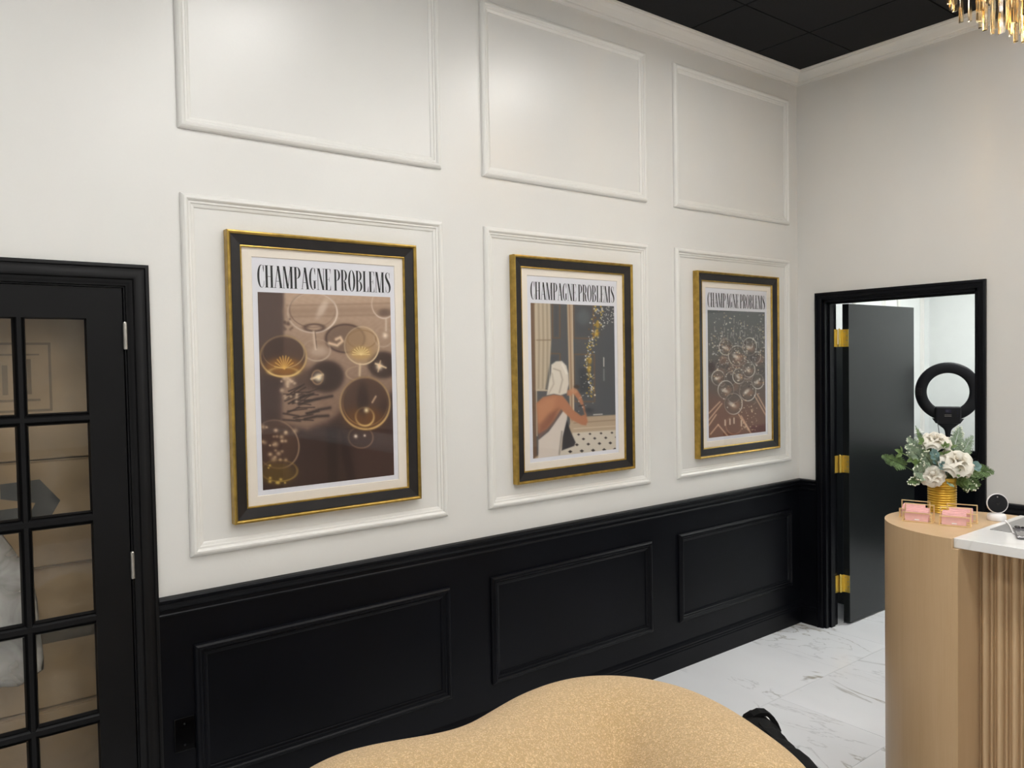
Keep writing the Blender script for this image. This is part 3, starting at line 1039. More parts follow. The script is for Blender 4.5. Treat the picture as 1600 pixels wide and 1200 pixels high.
def picture_one():
    p = Canvas(280, 372, [(155, 279), (653, 297), (176, 1025), (664, 962)])
    t = np.clip((p.y - 290) / 520, 0, 1)[..., None]
    p.c = np.array([192, 164, 140.]) * (1 - t) + np.array([124, 96, 80.]) * t
    nz_ = np.sin(p.x * .19 + np.sin(p.y * .11) * 2) * np.sin(p.y * .23 + p.x * .05)
    p.c += nz_[..., None] * 3
    p.mix(1 / (1 + np.exp((p.x - 246) / 3)), (84, 66, 60), .95)                     # shade on the left
    for yy, wd in ((352, 14), (330, 4), (372, 5)):
        p.line([(255, yy), (655, yy - 10)], (150, 122, 102), wd, .5)
    p.poly([(170, 760), (250, 775), (330, 790), (400, 770), (455, 728), (560, 740), (670, 640), (670, 1030), (170, 1030)], (58, 42, 39), .97, 14)
    p.poly([(170, 560), (240, 560), (236, 780), (170, 800)], (72, 55, 50), .9, 8)
    p.poly([(400, 790), (440, 790), (440, 1010), (405, 1010)], (42, 30, 28), .8, 8)
    p.poly([(455, 800), (480, 840), (510, 990), (480, 990), (455, 880)], (44, 30, 28), .8, 6)
    p.poly([(500, 820), (670, 760), (670, 960), (510, 985)], (74, 54, 49), .7, 12)
    # shadows of the bowls
    p.disc(400, 595, 66, 60, (58, 43, 38), .92, 8, -.2)
    p.disc(330, 610, 50, 45, (70, 53, 47), .7, 14)
    p.disc(620, 550, 62, 50, (62, 46, 40), .92, 7)
    p.disc(472, 452, 76, 54, (110, 86, 72), .75, 8)
    p.ring(472, 452, 74, 52, (82, 62, 54), 4, .8)
    p.line([(410, 470), (440, 478), (460, 462), (452, 448), (436, 455)], (236, 205, 172), 6, .9)
    # empty coupe, top
    p.ring(350, 356, 90, 74, (232, 214, 196), 3.2, .95, 0, .35, .6)
    p.ring(350, 345, 84, 66, (120, 96, 82), 2.4, .6, 0, .3, 2.5)
    p.disc(385, 340, 12, 34, (240, 222, 205), .55, 6, .5)
    p.ring(355, 412, 34, 13, (90, 68, 58), 4, .8)
    p.line([(352, 428), (356, 470), (360, 492)], (215, 192, 170), 5, .8)
    p.line([(358, 430), (364, 490)], (100, 78, 66), 2, .7)
    p.ring(364, 496, 50, 40, (205, 182, 160), 3, .8, 0, .3, 1.2)
    p.disc(372, 500, 30, 18, (222, 200, 178), .45, 8)
    # coupe, left
    p.disc(246, 520, 78, 76, (66, 46, 38), .75, 5)
    p.disc(246, 560, 62, 34, (168, 112, 44), .75, 10)
    p.ring(246, 520, 80, 77, (222, 184, 118), 3.5, .95, 0, .3, 1.4)
    p.ring(246, 505, 72, 58, (206, 176, 130), 2, .7, 0, .2, 1.0)
    for k in range(9):
        a = math.pi * (1.05 + .1 * k)
        p.line([(248, 566), (248 + 34 * math.cos(a), 566 + 48 * math.sin(a))], (226, 176, 92), 2.2, .8)
    p.ring(246, 578, 50, 16, (245, 208, 130), 3, .8, 0, .3, 1.6)
    # small coupe, middle
    p.disc(536, 478, 66, 68, (186, 152, 112), .6, 5)
    p.ring(536, 478, 68, 70, (240, 216, 176), 3, .95, 0, .35, .8)
    p.ring(536, 455, 56, 34, (150, 118, 84), 2.5, .7)
    p.disc(532, 505, 40, 24, (212, 170, 96), .6, 8)
    for k in range(10):
        a = math.pi * (1.0 + .11 * k)
        p.line([(532, 512), (532 + 34 * math.cos(a), 512 + 30 * math.sin(a))], (240, 214, 150), 2, .8)
    p.line([(528, 548), (526, 590)], (225, 200, 165), 5, .8)
    p.ring(520, 582, 46, 26, (190, 160, 130), 2.5, .6, 0, .3, 3)
    # top right coupe
    p.ring(626, 322, 50, 54, (226, 206, 188), 3, .9, 0, .3, 1.5)
    p.disc(628, 355, 26, 14, (84, 64, 56), .6, 5)
    p.line([(634, 378), (634, 420)], (215, 195, 175), 5, .8)
    p.ring(622, 446, 38, 36, (196, 172, 150), 3, .7, 0, .3, 1.2)
    p.glint(630, 440, 10, (250, 232, 210), .9)
    # big coupe, lower right
    p.disc(549, 692, 96, 96, (70, 48, 38), .8, 5)
    p.disc(546, 752, 76, 40, (122, 78, 36), .75, 14)
    p.ring(549, 694, 98, 97, (226, 186, 120), 4.5, .95, 0, .35, 1.3)
    p.ring(549, 694, 88, 84, (178, 134, 80), 2.5, .6, 0, .1, 1.8)
    p.disc(538, 680, 22, 60, (50, 34, 29), .7, 8)
    p.ring(546, 744, 36, 34, (240, 200, 128), 4, .85, 0, .25, 1.2)
    p.glint(552, 720, 9, (255, 236, 190), .9)
    p.line([(576, 690), (590, 668)], (236, 200, 160), 4, .7)
    p.ring(530, 822, 48, 40, (150, 118, 92), 3, .7, 0, .4, 1.0)
    p.glint(510, 818, 7, (250, 230, 205), .9); p.glint(545, 815, 5, (250, 230, 205), .8)
    # glints in the bowl shadows
    p.glint(371, 598, 15, (255, 238, 205)); p.line([(345, 604), (385, 588)], (255, 232, 190), 5, .8); p.ring(366, 598, 20, 26, (186, 150, 112), 3, .6)
    p.glint(605, 556, 13, (255, 236, 205)); p.line([(590, 545), (632, 560)], (255, 225, 180), 4, .8); p.line([(610, 535), (600, 575)], (240, 205, 165), 3, .7)
    # sprig shadow
    p.poly([(240, 640), (330, 655), (400, 720), (430, 735), (330, 790), (240, 770)], (150, 122, 102), .75, 10)
    for k in range(26):
        a0 = random.uniform(240, 330); b0 = random.uniform(650, 770)
        p.line([(a0, b0), (a0 + random.uniform(20, 70), b0 + random.uniform(-35, 10))], (62, 47, 42), random.uniform(2, 4.5), .85)
    for a0, b0, a1, b1_ in ((330, 735, 412, 712), (300, 700, 420, 668), (320, 755, 405, 742), (280, 690, 350, 660)):
        p.line([(a0, b0), ((a0 + a1) / 2, (b0 + b1_) / 2 - 4), (a1, b1_)], (58, 44, 40), 6, .9)
    for k in range(16):
        p.glint(random.uniform(238, 300), random.uniform(600, 690), random.uniform(4, 8), (226, 196, 165), .7)
    # tipped glass, lower left
    p.disc(225, 850, 72, 88, (92, 68, 55), .6, 10)
    p.ring(222, 850, 76, 92, (170, 140, 112), 3, .8, -.3, .3, .2)
    for k in range(26):
        p.glint(random.gauss(215, 26), random.gauss(845, 40), random.uniform(4, 10), (222, 188, 150), random.uniform(.4, .9))
    p.disc(225, 962, 60, 42, (112, 88, 36), .6, 12)
    p.ring(232, 950, 62, 40, (170, 138, 70), 3, .7, 0, .3, 1)
    for k in range(8):
        p.glint(random.uniform(190, 260), random.uniform(920, 1000), random.uniform(3, 6), (226, 190, 96), .8)
    for k in range(14):
        p.glint(random.uniform(245, 275), random.uniform(380, 420), 5, (96, 74, 64), .6)
    return p


def picture_two():
    p = Canvas(210, 330, [(165, 288), (543, 297), (173, 1008), (546, 958)])
    p.c[:] = (80, 82, 86)
    p.mix(1 / (1 + np.exp((p.x - 425) / 20)), (92, 91, 92), .6)
    # pictures on the grey wall
    for x0, x1, y0, y1 in ((352, 442, 292, 448), (352, 445, 522, 740), (258, 290, 290, 448), (190, 290, 520, 690)):
        p.line([(x0, y0), (x1, y0), (x1, y1), (x0, y1), (x0, y0)], (112, 88, 68), 4, .9)
        p.poly([(x0 + 10, y0 + 10), (x1 - 10, y0 + 10), (x1 - 10, y1 - 10), (x0 + 10, y1 - 10)], (72, 76, 80), .6, 4)
    p.disc(395, 350, 30, 34, (100, 104, 108), .8, 10)
    p.poly([(375, 590), (425, 585), (425, 690), (380, 700)], (58, 60, 64), .8, 6)
    # curtain and window on the left
    p.poly([(165, 285), (250, 288), (252, 470), (246, 560), (225, 690), (165, 690)], (190, 174, 150), 1, 3)
    for k in range(7):
        xx = 190 + k * 9
        p.line([(xx, 288), (xx + 2, 460), (xx - 2, 680)], (160, 144, 122) if k % 2 else (208, 194, 170), 3, .6)
    p.line([(178, 460), (252, 458)], (140, 120, 98), 3, .8)
    p.poly([(165, 285), (182, 285), (190, 1010), (165, 1010)], (116, 90, 70), .9, 3)
    p.line([(186, 300), (190, 900)], (205, 190, 165), 3, .8)
    p.line([(190, 690), (232, 690)], (214, 200, 176), 4, .8)
    # door post
    p.poly([(322, 288), (347, 289), (350, 890), (333, 890)], (190, 166, 138), 1, 2)
    p.line([(333, 290), (342, 885)], (142, 112, 88), 2.5, .9)
    p.line([(346, 290), (350, 885)], (224, 206, 180), 2, .8)
    # skirting and chequered floor
    p.poly([(350, 815), (420, 808), (548, 798), (548, 1000), (170, 1012), (300, 900)], (186, 164, 138), 1, 3)
    p.line([(350, 840), (548, 822)], (150, 128, 106), 2.5, .8); p.line([(350, 866), (548, 850)], (212, 192, 166), 3, .8)
    p.poly([(345, 885), (548, 868), (548, 1000), (170, 1015), (290, 960)], (214, 204, 188), 1, 3)
    for r_, yy in enumerate((893, 915, 940, 970)):
        for k in range(6):
            xx = 318 + k * 52 + (26 if r_ % 2 else 0) - r_ * 4
            s = 6.5 + r_
            yv = yy - (xx - 370) * .07
            p.poly([(xx - s, yv), (xx, yv - s * .75), (xx + s, yv), (xx, yv + s * .75)], (46, 36, 34), .95, 1.5)
    # bath
    p.poly([(196, 920), (240, 880), (305, 780), (322, 785), (318, 830), (300, 905), (285, 990), (195, 1006)], (220, 208, 196), 1, 2.5)
    p.poly([(196, 918), (250, 860), (300, 785), (290, 780), (240, 850), (196, 890)], (120, 96, 90), .9, 3)
    p.line([(296, 880), (290, 930), (284, 985)], (150, 140, 130), 4, .8)
    p.poly([(300, 905), (318, 830), (335, 880), (356, 930), (350, 946), (295, 968)], (44, 40, 44), .95, 2.5)
    # figure with towel, seen from behind
    p.poly([(188, 750), (215, 722), (260, 710), (300, 714), (322, 742), (345, 778), (382, 806), (398, 800), (388, 765), (366, 728), (345, 700), (350, 688), (368, 690), (384, 715), (402, 780), (412, 832), (404, 850), (385, 848), (340, 826), (308, 792), (292, 778), (262, 828), (232, 868), (196, 892)], (182, 122, 88), 1, 3)
    p.poly([(192, 760), (232, 728), (270, 722), (262, 770), (225, 850), (196, 880)], (204, 146, 108), .6, 10)
    p.poly([(200, 850), (240, 800), (282, 772), (262, 825), (232, 866), (198, 890)], (120, 72, 56), .6, 8)
    p.line([(372, 762), (394, 756)], (60, 48, 42), 2.5, .9)
    p.poly([(318, 690), (338, 684), (348, 700), (336, 716), (320, 712)], (196, 134, 98), .9, 3)
    p.disc(352, 690, 14, 14, (206, 150, 112), .8, 3)
    p.disc(363, 672, 13, 9, (70, 56, 46), .8, 3)
    p.poly([(252, 572), (272, 556), (298, 554), (318, 576), (326, 612), (328, 660), (318, 702), (292, 712), (262, 706), (232, 712), (240, 660), (250, 612)], (226, 216, 200), 1, 2.5)
    p.line([(262, 590), (290, 600), (300, 640), (286, 700)], (178, 164, 146), 4, .7); p.line([(255, 612), (262, 660), (240, 705)], (190, 176, 158), 4, .7)
    p.line([(300, 570), (318, 610)], (245, 238, 226), 5, .8)
    # champagne spray
    path = [(468, 298), (462, 350), (452, 410), (432, 460), (424, 510), (412, 560), (420, 600), (428, 660), (432, 706)]
    for k in range(230):
        i = random.uniform(0, len(path) - 1.01)
        a, b_ = path[int(i)], path[int(i) + 1]
        f = i - int(i)
        spread = 13 if i < 3 else 9
        xx = a[0] + (b_[0] - a[0]) * f + random.gauss(0, spread)
        yy = a[1] + (b_[1] - a[1]) * f + random.gauss(0, 10)
        p.glint(xx, yy, random.uniform(1.6, 4.2), random.choice([(255, 250, 240), (214, 170, 50), (235, 200, 90), (120, 82, 40), (255, 255, 255)]), random.uniform(.6, 1))
    for cx_, cy_ in ((462, 385), (458, 425), (424, 550), (420, 590)):
        p.disc(cx_, cy_, 9, 15, (206, 160, 46), .75, 4)
    for k in range(60):
        p.glint(random.uniform(480, 545), random.gauss(335, 30), random.uniform(1.4, 2.8), (240, 236, 226), .8)
    for k in range(30):
        p.glint(random.uniform(370, 445), random.uniform(600, 800), random.uniform(1.3, 2.2), (235, 232, 226), .7)
    p.line([(490, 536), (490, 575)], (226, 220, 210), 3, .8); p.line([(490, 590), (490, 640)], (150, 150, 150), 4, .6)
    p.line([(440, 800), (480, 797)], (245, 240, 230), 3, .7)
    p.disc(420, 780, 20, 12, (48, 50, 54), .7, 5)
    return p


def picture_three():
    p = Canvas(170, 330, [(165, 297), (483, 308), (165, 998), (480, 970)])
    t = np.clip((p.y - 300) / 700, 0, 1)[..., None]
    p.c = np.where(t < .55, np.array([104, 108, 108.]) * (1 - t / .55) + np.array([98, 88, 82.]) * (t / .55), np.array([98, 86, 79.]) * (1 - (t - .55) / .45) + np.array([126, 88, 72.]) * ((t - .55) / .45))
    p.poly([(165, 760), (330, 800), (483, 860), (483, 1000), (165, 1000)], (122, 84, 68), .7, 30)
    p.poly([(395, 940), (483, 930), (483, 975), (390, 985)], (86, 34, 30), .8, 8)
    rs = random.Random(5)
    for k in range(46):
        cx_, cy_ = rs.uniform(175, 475), rs.gauss(600, 75)
        r_ = rs.uniform(14, 34)
        p.disc(cx_, cy_, r_, r_ * 1.1, rs.choice([(70, 62, 60), (120, 100, 88), (86, 74, 70), (150, 110, 92)]), .45, 5)
        p.ring(cx_, cy_, r_, r_ * 1.1, rs.choice([(206, 198, 184), (150, 130, 112), (60, 52, 50)]), 2.2, .75, 0, .15, rs.uniform(0, 6))
    for cx_, cy_, r_ in ((320, 548, 46), (392, 498, 40), (260, 500, 36), (218, 668, 34), (258, 735, 42), (378, 742, 46), (436, 690, 34), (330, 660, 34), (386, 625, 34), (298, 812, 48)):
        p.disc(cx_, cy_, r_, r_ * 1.2, (104, 92, 84), .45, 5)
        p.disc(cx_ + r_ * .2, cy_ + r_ * .2, r_ * .5, r_ * .4, (186, 136, 106), .45, 7, rs.uniform(0, 3))
        p.ring(cx_, cy_, r_, r_ * 1.2, (232, 226, 212), 2.6, .9, 0, .2, rs.uniform(0, 6))
        for q in range(7):
            p.glint(cx_ + rs.gauss(0, r_ * .45), cy_ + rs.gauss(0, r_ * .5), rs.uniform(2, 5), rs.choice([(255, 248, 232), (236, 196, 150), (60, 48, 44)]), .85)
        p.ring(cx_, cy_, r_ * .86, r_ * 1.04, (84, 72, 66), 2.2, .7, 0, .2, rs.uniform(0, 6))
        p.disc(cx_ - r_ * .15, cy_ + r_ * .1, r_ * .42, r_ * .2, (246, 238, 222), .7, 4, rs.uniform(-.9, .9))
    for k in range(330):
        xx, yy = rs.uniform(170, 480), rs.gauss(490, 95)
        p.glint(xx, yy, rs.uniform(1.6, 4), rs.choice([(255, 250, 235), (240, 220, 180), (220, 220, 215)]), rs.uniform(.4, 1))
    for k in range(26):
        xx, yy = rs.uniform(180, 475), rs.uniform(340, 480)
        p.line([(xx, yy), (xx + rs.uniform(-2, 2), yy + rs.uniform(14, 40))], (205, 200, 190), 1.8, .6)
    for k in range(60):
        p.glint(rs.uniform(330, 430), rs.uniform(780, 960), rs.uniform(1.5, 3.5), (248, 226, 190), .8)
    for a, b_ in (((325, 870), (395, 980)), ((340, 880), (385, 960)), ((432, 760), (481, 850)), ((420, 775), (481, 880)), ((165, 900), (235, 810)), ((168, 860), (225, 800)), ((175, 975), (215, 925)), ((215, 925), (262, 985)), ((165, 930), (205, 870))):
        p.line([a, b_], (232, 192, 160), 4, .75)
    p.ring(300, 930, 44, 50, (196, 150, 124), 3, .6, 0, .3, 2)
    for xx, yy in ((252, 915), (278, 910), (300, 905), (340, 920)):
        p.line([(xx, yy - 14), (xx, yy + 14)], (250, 232, 205), 4, .8)
    p.disc(182, 610, 18, 28, (48, 30, 26), .7, 6)
    return p


# letters of the poster title: heavy stems, hairline joins
def letter_shapes(ch):
    S, h = .086, .016          # stem, hairline
    L = []

    def rect(x0, y0, x1, y1):
        L.append([(x0, y0), (x1, y0), (x1, y1), (x0, y1)])

    def serif(xc, y, wd=.085):
        rect(xc - wd, y - (h if y > .5 else 0), xc + wd, y + (0 if y > .5 else h))

    def stem(x, wd=S, foot=True, y0=0, y1=1):
        rect(x, y0, x + wd, y1)
        if foot:
            if y0 == 0:
                serif(x + wd / 2, 0, wd / 2 + .035)
            if y1 == 1:
                serif(x + wd / 2, 1, wd / 2 + .035)

    def bowl(cx, cy, ro, ry, ri, riy, a0, a1, shift=0.0, n=28):
        for k in range(n):
            t0, t1 = a0 + (a1 - a0) * k / n, a0 + (a1 - a0) * (k + 1) / n
            L.append([(cx + ro * math.cos(t0), cy + ry * math.sin(t0)), (cx + ro * math.cos(t1), cy + ry * math.sin(t1)),
                      (cx + shift + ri * math.cos(t1), cy + riy * math.sin(t1)), (cx + shift + ri * math.cos(t0), cy + riy * math.sin(t0))])

    def diag(x0, y0, x1, y1, wd):
        L.append([(x0 - wd / 2, y0), (x0 + wd / 2, y0), (x1 + wd / 2, y1), (x1 - wd / 2, y1)])
    pi = math.pi
    if ch == 'H':
        stem(.04); stem(.24); rect(.12, .49, .26, .49 + h * 1.3); wd = .38
    elif ch == 'A':
        diag(.045, 0, .165, 1, h * 1.5); diag(.285, 0, .175, 1, S * 1.02); rect(.085, .30, .26, .30 + h * 1.2); serif(.045, 0, .05); serif(.285, 0, .078); wd = .345
    elif ch == 'M':
        stem(.05, h * 1.4, False); serif(.06, 0, .05); serif(.07, 1, .05)
        diag(.225, 0, .095, 1, S * .95); diag(.235, 0, .345, 1, h * 1.4); stem(.335); wd = .475
    elif ch == 'N':
        stem(.055, h * 1.4, False); serif(.065, 0, .05); serif(.07, 1, .05); diag(.29, 0, .105, 1, S * .95); stem(.30, h * 1.4, False); serif(.31, 1, .05); wd = .36
    elif ch in 'PRB':
        stem(.045)
        if ch == 'B':
            for cy, ry, rr in ((.755, .245, .145), (.255, .255, .165)):
                bowl(.15, cy, rr, ry, rr - S * .95, ry - h, -pi / 2, pi / 2)
            rect(.09, 1 - h, .152, 1); rect(.09, .495, .152, .495 + h); rect(.09, 0, .152, h)
            wd = .34
        else:
            bowl(.15, .735, .15, .265, .15 - S * .95, .265 - h, -pi / 2, pi / 2)
            rect(.09, 1 - h, .152, 1); rect(.09, .47, .152, .47 + h)
            wd = .32
            if ch == 'R':
                L.append([(.155, .48), (.235, .44), (.265, .30), (.27, .12), (.30, .02), (.335, .02), (.335, 0), (.27, 0), (.20, .06), (.185, .20), (.175, .38), (.15, .46)])
                wd = .345
    elif ch == 'E':
        stem(.045); rect(.09, 1 - h, .27, 1); rect(.09, 0, .275, h); rect(.09, .495, .215, .495 + h)
        L.append([(.27, 1), (.256, 1), (.235, 1 - h), (.262, .78), (.27, .78)])
        L.append([(.275, 0), (.26, 0), (.235, h), (.268, .24), (.275, .24)])
        rect(.205, .40, .218, .61); wd = .305
    elif ch == 'L':
        stem(.045); rect(.09, 0, .27, h); L.append([(.272, 0), (.255, 0), (.225, h), (.262, .27), (.272, .27)]); wd = .295
    elif ch == 'O':
        bowl(.175, .5, .16, .512, .16 - S, .512 - h, 0, 2 * pi, n=44); wd = .35
    elif ch in 'CG':
        bowl(.175, .5, .16, .512, .15 - S * .72, .512 - h, pi * .36, pi * 1.64, .012, 36)
        L.append([(.248, .955), (.262, 1.0), (.275, 1.0), (.275, .70), (.262, .70), (.235, .90)])
        if ch == 'C':
            L.append([(.243, .06), (.262, .16), (.272, .30), (.285, .30), (.275, .13), (.25, .035)])
            wd = .31
        else:
            rect(.205, .0 + .05, .205 + S * .9, .40); serif(.25, .41, .075); wd = .335
    elif ch == 'S':
        pts = [(.245, .80), (.225, .93), (.165, 1.0), (.10, .965), (.07, .87), (.075, .76), (.115, .65), (.17, .53), (.225, .41), (.25, .28), (.245, .14), (.21, .035), (.15, 0), (.085, .05), (.055, .20)]
        wds = [.012, .014, .018, .035, .062, .085, .105, .112, .105, .09, .07, .04, .018, .014, .012]
        for k in range(len(pts) - 1):
            (x0, y0), (x1, y1) = pts[k], pts[k + 1]
            def nrm(i):
                a, b_ = pts[max(i - 1, 0)], pts[min(i + 1, len(pts) - 1)]
                dx, dy = b_[0] - a[0], b_[1] - a[1]
                l = math.hypot(dx * 1.0, dy) + 1e-9
                return (-dy / l, dx / l)
            n0, n1 = nrm(k), nrm(k + 1)
            w0, w1 = wds[k] / 2, wds[k + 1] / 2
            L.append([(x0 + n0[0] * w0, y0 + n0[1] * w0), (x1 + n1[0] * w1, y1 + n1[1] * w1), (x1 - n1[0] * w1, y1 - n1[1] * w1), (x0 - n0[0] * w0, y0 - n0[1] * w0)])
        rect(.235, .72, .249, .985); rect(.052, .015, .066, .29); wd = .305
    else:
        wd = .11
    return L, wd


def title(x0, x1, z0, z1, y, parent):
    text = 'CHAMPAGNE PROBLEMS'
    sh, cur = [], 0.0
    for ch in text:
        L, wd = letter_shapes(ch)
        sh += [[(cur + a, b_) for a, b_ in poly] for poly in L]
        cur += wd - .012
    cur -= .02
    k = (x1 - x0) / cur
    m_ = MB()
    for poly in sh:
        m_.add([(x0 + a * k, y, z0 + b_ * (z1 - z0)) for a, b_ in poly], [tuple(range(len(poly)))])
    return m_.build('title_lettering', 'ink', parent)


FD = .040
fprof_gold = [(0, .002), (0, FD - .004), (.002, FD), (.006, FD + .001), (.009, FD - .002), (.011, FD - .003), (.0135, FD - .007), (.0135, .002)]
fprof_black = [(.0135, .004), (.0135, FD - .007), (.016, FD - .010), (.050, FD - .016), (.052, FD - .018), (.052, .004)]
fprof_fillet = [(.052, .004), (.052, FD - .017), (.055, FD - .016), (.058, FD - .019), (.058, .004)]


def poster(cx, label, pic, imbox):
    e = empty('framed_poster', (cx, 0, 1.194), label, 'framed poster', 'champagne posters')
    x0, x1, z0, z1 = cx - .402, cx + .402, 1.194, 2.287
    fr = MB().rect_ring(x0, x1, z0, z1, fprof_gold).build('gold_edge', 'gold_frame', e)
    MB().rect_ring(x0, x1, z0, z1, fprof_black).build('black_frame', 'frame_black', e)
    MB().rect_ring(x0, x1, z0, z1, fprof_fillet).build('gold_fillet', 'gold_frame', e)
    MB().box(x0 + .01, x1 - .01, -.004, -.001, z0 + .01, z1 - .01).build('backing_board', 'cardboard', e)
    px0, px1, pz0, pz1 = cx - .306, cx + .306, 1.286, 2.196
    d = .054
    mt = MB()
    rings = [[(x0 + d, -.014, z0 + d), (x1 - d, -.014, z0 + d), (x1 - d, -.014, z1 - d), (x0 + d, -.014, z1 - d)],
             [(px0, -.014, pz0), (px1, -.014, pz0), (px1, -.014, pz1), (px0, -.014, pz1)],
             [(px0 + .002, -.0115, pz0 + .002), (px1 - .002, -.0115, pz0 + .002), (px1 - .002, -.0115, pz1 - .002), (px0 + .002, -.0115, pz1 - .002)],
             [(px0, -.0105, pz0), (px1, -.0105, pz0), (px1, -.0105, pz1), (px0, -.0105, pz1)]]
    mt.loft(rings, cap=False)
    mt.build('mat_board', 'mat_board', e)
    sheet = MB().box(px0 - .01, px1 + .01, -.0105, -.0095, pz0 - .01, pz1 + .01).build('print_sheet', 'paper', e)
    ix0, ix1, iz0, iz1 = imbox
    pic.object('photograph', cx + ix0, cx + ix1, iz0, iz1, -.0110, sheet)
    title(cx + ix0 - .001, cx + ix1 + .001, 2.081, 2.166, -.0110, sheet)
    MB().box(x0 + .05, x1 - .05, -.020, -.0185, z0 + .05, z1 - .05).build('glass', 'picture_glass', e)
    return e


poster(-3.35, 'gold and black framed poster of champagne coupes casting shadows, nearest the glazed door', picture_one(), (-.284, .284, 1.307, 2.063))
poster(-2.016, 'gold and black framed poster of a towelled bather spraying champagne, middle of the three', picture_two(), (-.284, .284, 1.307, 2.063))
poster(-.674, 'gold and black framed poster of many sparkling glasses, nearest the room corner', picture_three(), (-.284, .284, 1.307, 2.063))

# ------------------------------------------------------------------ reception desk
ZD = 1.1625
SX0, SY0 = -1.928, -1.786            # slab front edge x, slab end y
ex, ey, ea, eb = -1.658, -1.786, .286, .342
desk = empty('reception_desk', (-1.65, -2.6, 0), 'pale maple reception desk with a rounded end and ribbed front', 'reception desk')
arc = [(ex - ea * math.cos(t), ey + eb * math.sin(t)) for t in [math.pi * k / 40 for k in range(41)]]
MB().prism(list(reversed(arc)), .0, ZD - .0008).build('rounded_end', 'maple', desk, auto=True)
RET = -1.806
MB().box(ex - ea, ex + ea, RET, ey, 0, ZD - .034).build('end_panel', 'maple', desk)
FXW = -1.785                            # ribbed front plane
MB().box(FXW + .014, -1.40, -4.6, RET, 0, ZD - .034).build('carcass', 'maple', desk)
rp = .046
rib_me = None
k = 0
yy = RET - .006
while yy - rp > -4.6:
    if rib_me is None:
        rib_me = []
        for (o_, w_, d_) in ((.0, .026, .020), (.029, .012, .012)):
            pp = [(FXW + .0145, -o_)] + [(FXW + .0145 - d_ * math.sin(math.pi * i / 10) ** .7, -o_ - w_ * i / 10) for i in range(1, 10)] + [(FXW + .0145, -o_ - w_)]
            me_ = MB().prism(pp, .002, ZD - .0335).mesh('rib')
            for p_ in me_.polygons:
                p_.use_smooth = True
            me_.set_sharp_from_angle(angle=math.radians(50))
            rib_me.append(me_)
    for me_ in rib_me:
        o = link('rib', me_, 'maple', desk)
        o.matrix_parent_inverse = Matrix.Translation(-desk.location)
        o.location = (0, yy, 0)
    yy -= rp
ctop = MB().box(SX0, -1.36, -4.62, SY0, ZD - .033, ZD).build('counter_top', 'counter_marble', bevel=.002)
tag(ctop, 'white polished marble countertop slab on the reception desk', 'countertop')

# grey mat, phone, cable, small camera on the desk
ge = on_plane(1546.8, 827.5, 2, ZD)
mat_ = MB().box(ge[0], -1.40, -2.45, ge[1], ZD, ZD + .002).build('desk_mat', 'grey_mat')
tag(mat_, 'flat grey desk mat lying on the white countertop', 'desk mat')
ph = empty('phone', (-1.55, -1.87, ZD + .002), 'dark phone in a clear case lying face down on the grey mat', 'phone')


PHP = on_plane(1592, 824, 2, ZD + .015)
PHC = (PHP[0] + .02, PHP[1] - .012)


def pbox(a0, a1, b0, b1_, z0, z1, rot=-1.15, c=PHC):
    cs, sn = math.cos(rot), math.sin(rot)
    P = [(c[0] + a * cs - b * sn, c[1] + a * sn + b * cs) for a, b in ((a0, b0), (a1, b0), (a1, b1_), (a0, b1_))]
    return MB().prism(P, z0, z1)


zp = ZD + .0022
pbox(-.038, .038, -.150, .0, zp, zp + .010).build('case', 'clear_case', ph, bevel=.004)
pbox(-.036, .036, -.148, -.002, zp + .001, zp + .0095).build('body', 'phone_body', ph, bevel=.003)
isl = pbox(-.033, .005, -.040, -.004, zp + .0101, zp + .0135).build('camera_island', 'phone_body', ph, bevel=.002)
for a, b in ((-.024, -.013), (-.024, -.031), (-.006, -.022)):
    cs, sn = math.cos(-1.15), math.sin(-1.15)
    c_ = (PHC[0] + a * cs - b * sn, PHC[1] + a * sn + b * cs, zp + .0135)
    MB().lathe([(.0082, 0), (.0082, .003), (.0066, .0036), (.0055, .0028), (.001, .0028)], c_, 18).build('lens', 'lens', isl)

sc = on_plane(1555, 813, 2, ZD)
scx, scy = sc[0] + .012, sc[1]
camo = empty('security_camera', (scx, scy, ZD), 'small round white camera with a black face on the desk', 'camera')
MB().lathe([(.030, 0), (.0315, .004), (.0312, .016), (.028, .0225), (.016, .026), (.004, .027)], (scx, scy, ZD), 32).build('base', 'white_plastic', camo, auto=True)
MB().tube([(scx, scy, ZD + .024), (scx + .003, scy, ZD + .036)], .010, 12).build('neck', 'white_plastic', camo)
hd = Vector((-.74, -.66, .10)).normalized()
hr = hd.cross(Vector((0, 0, 1))).normalized()
hu = hr.cross(hd)
hc = Vector((scx, scy, ZD + .062))


def disc_rings(prof, n_=40):
    return [[hc + hd * d_ + (hr * math.cos(2 * math.pi * i / n_) + hu * math.sin(2 * math.pi * i / n_)) * r_ for i in range(n_)] for r_, d_ in prof]


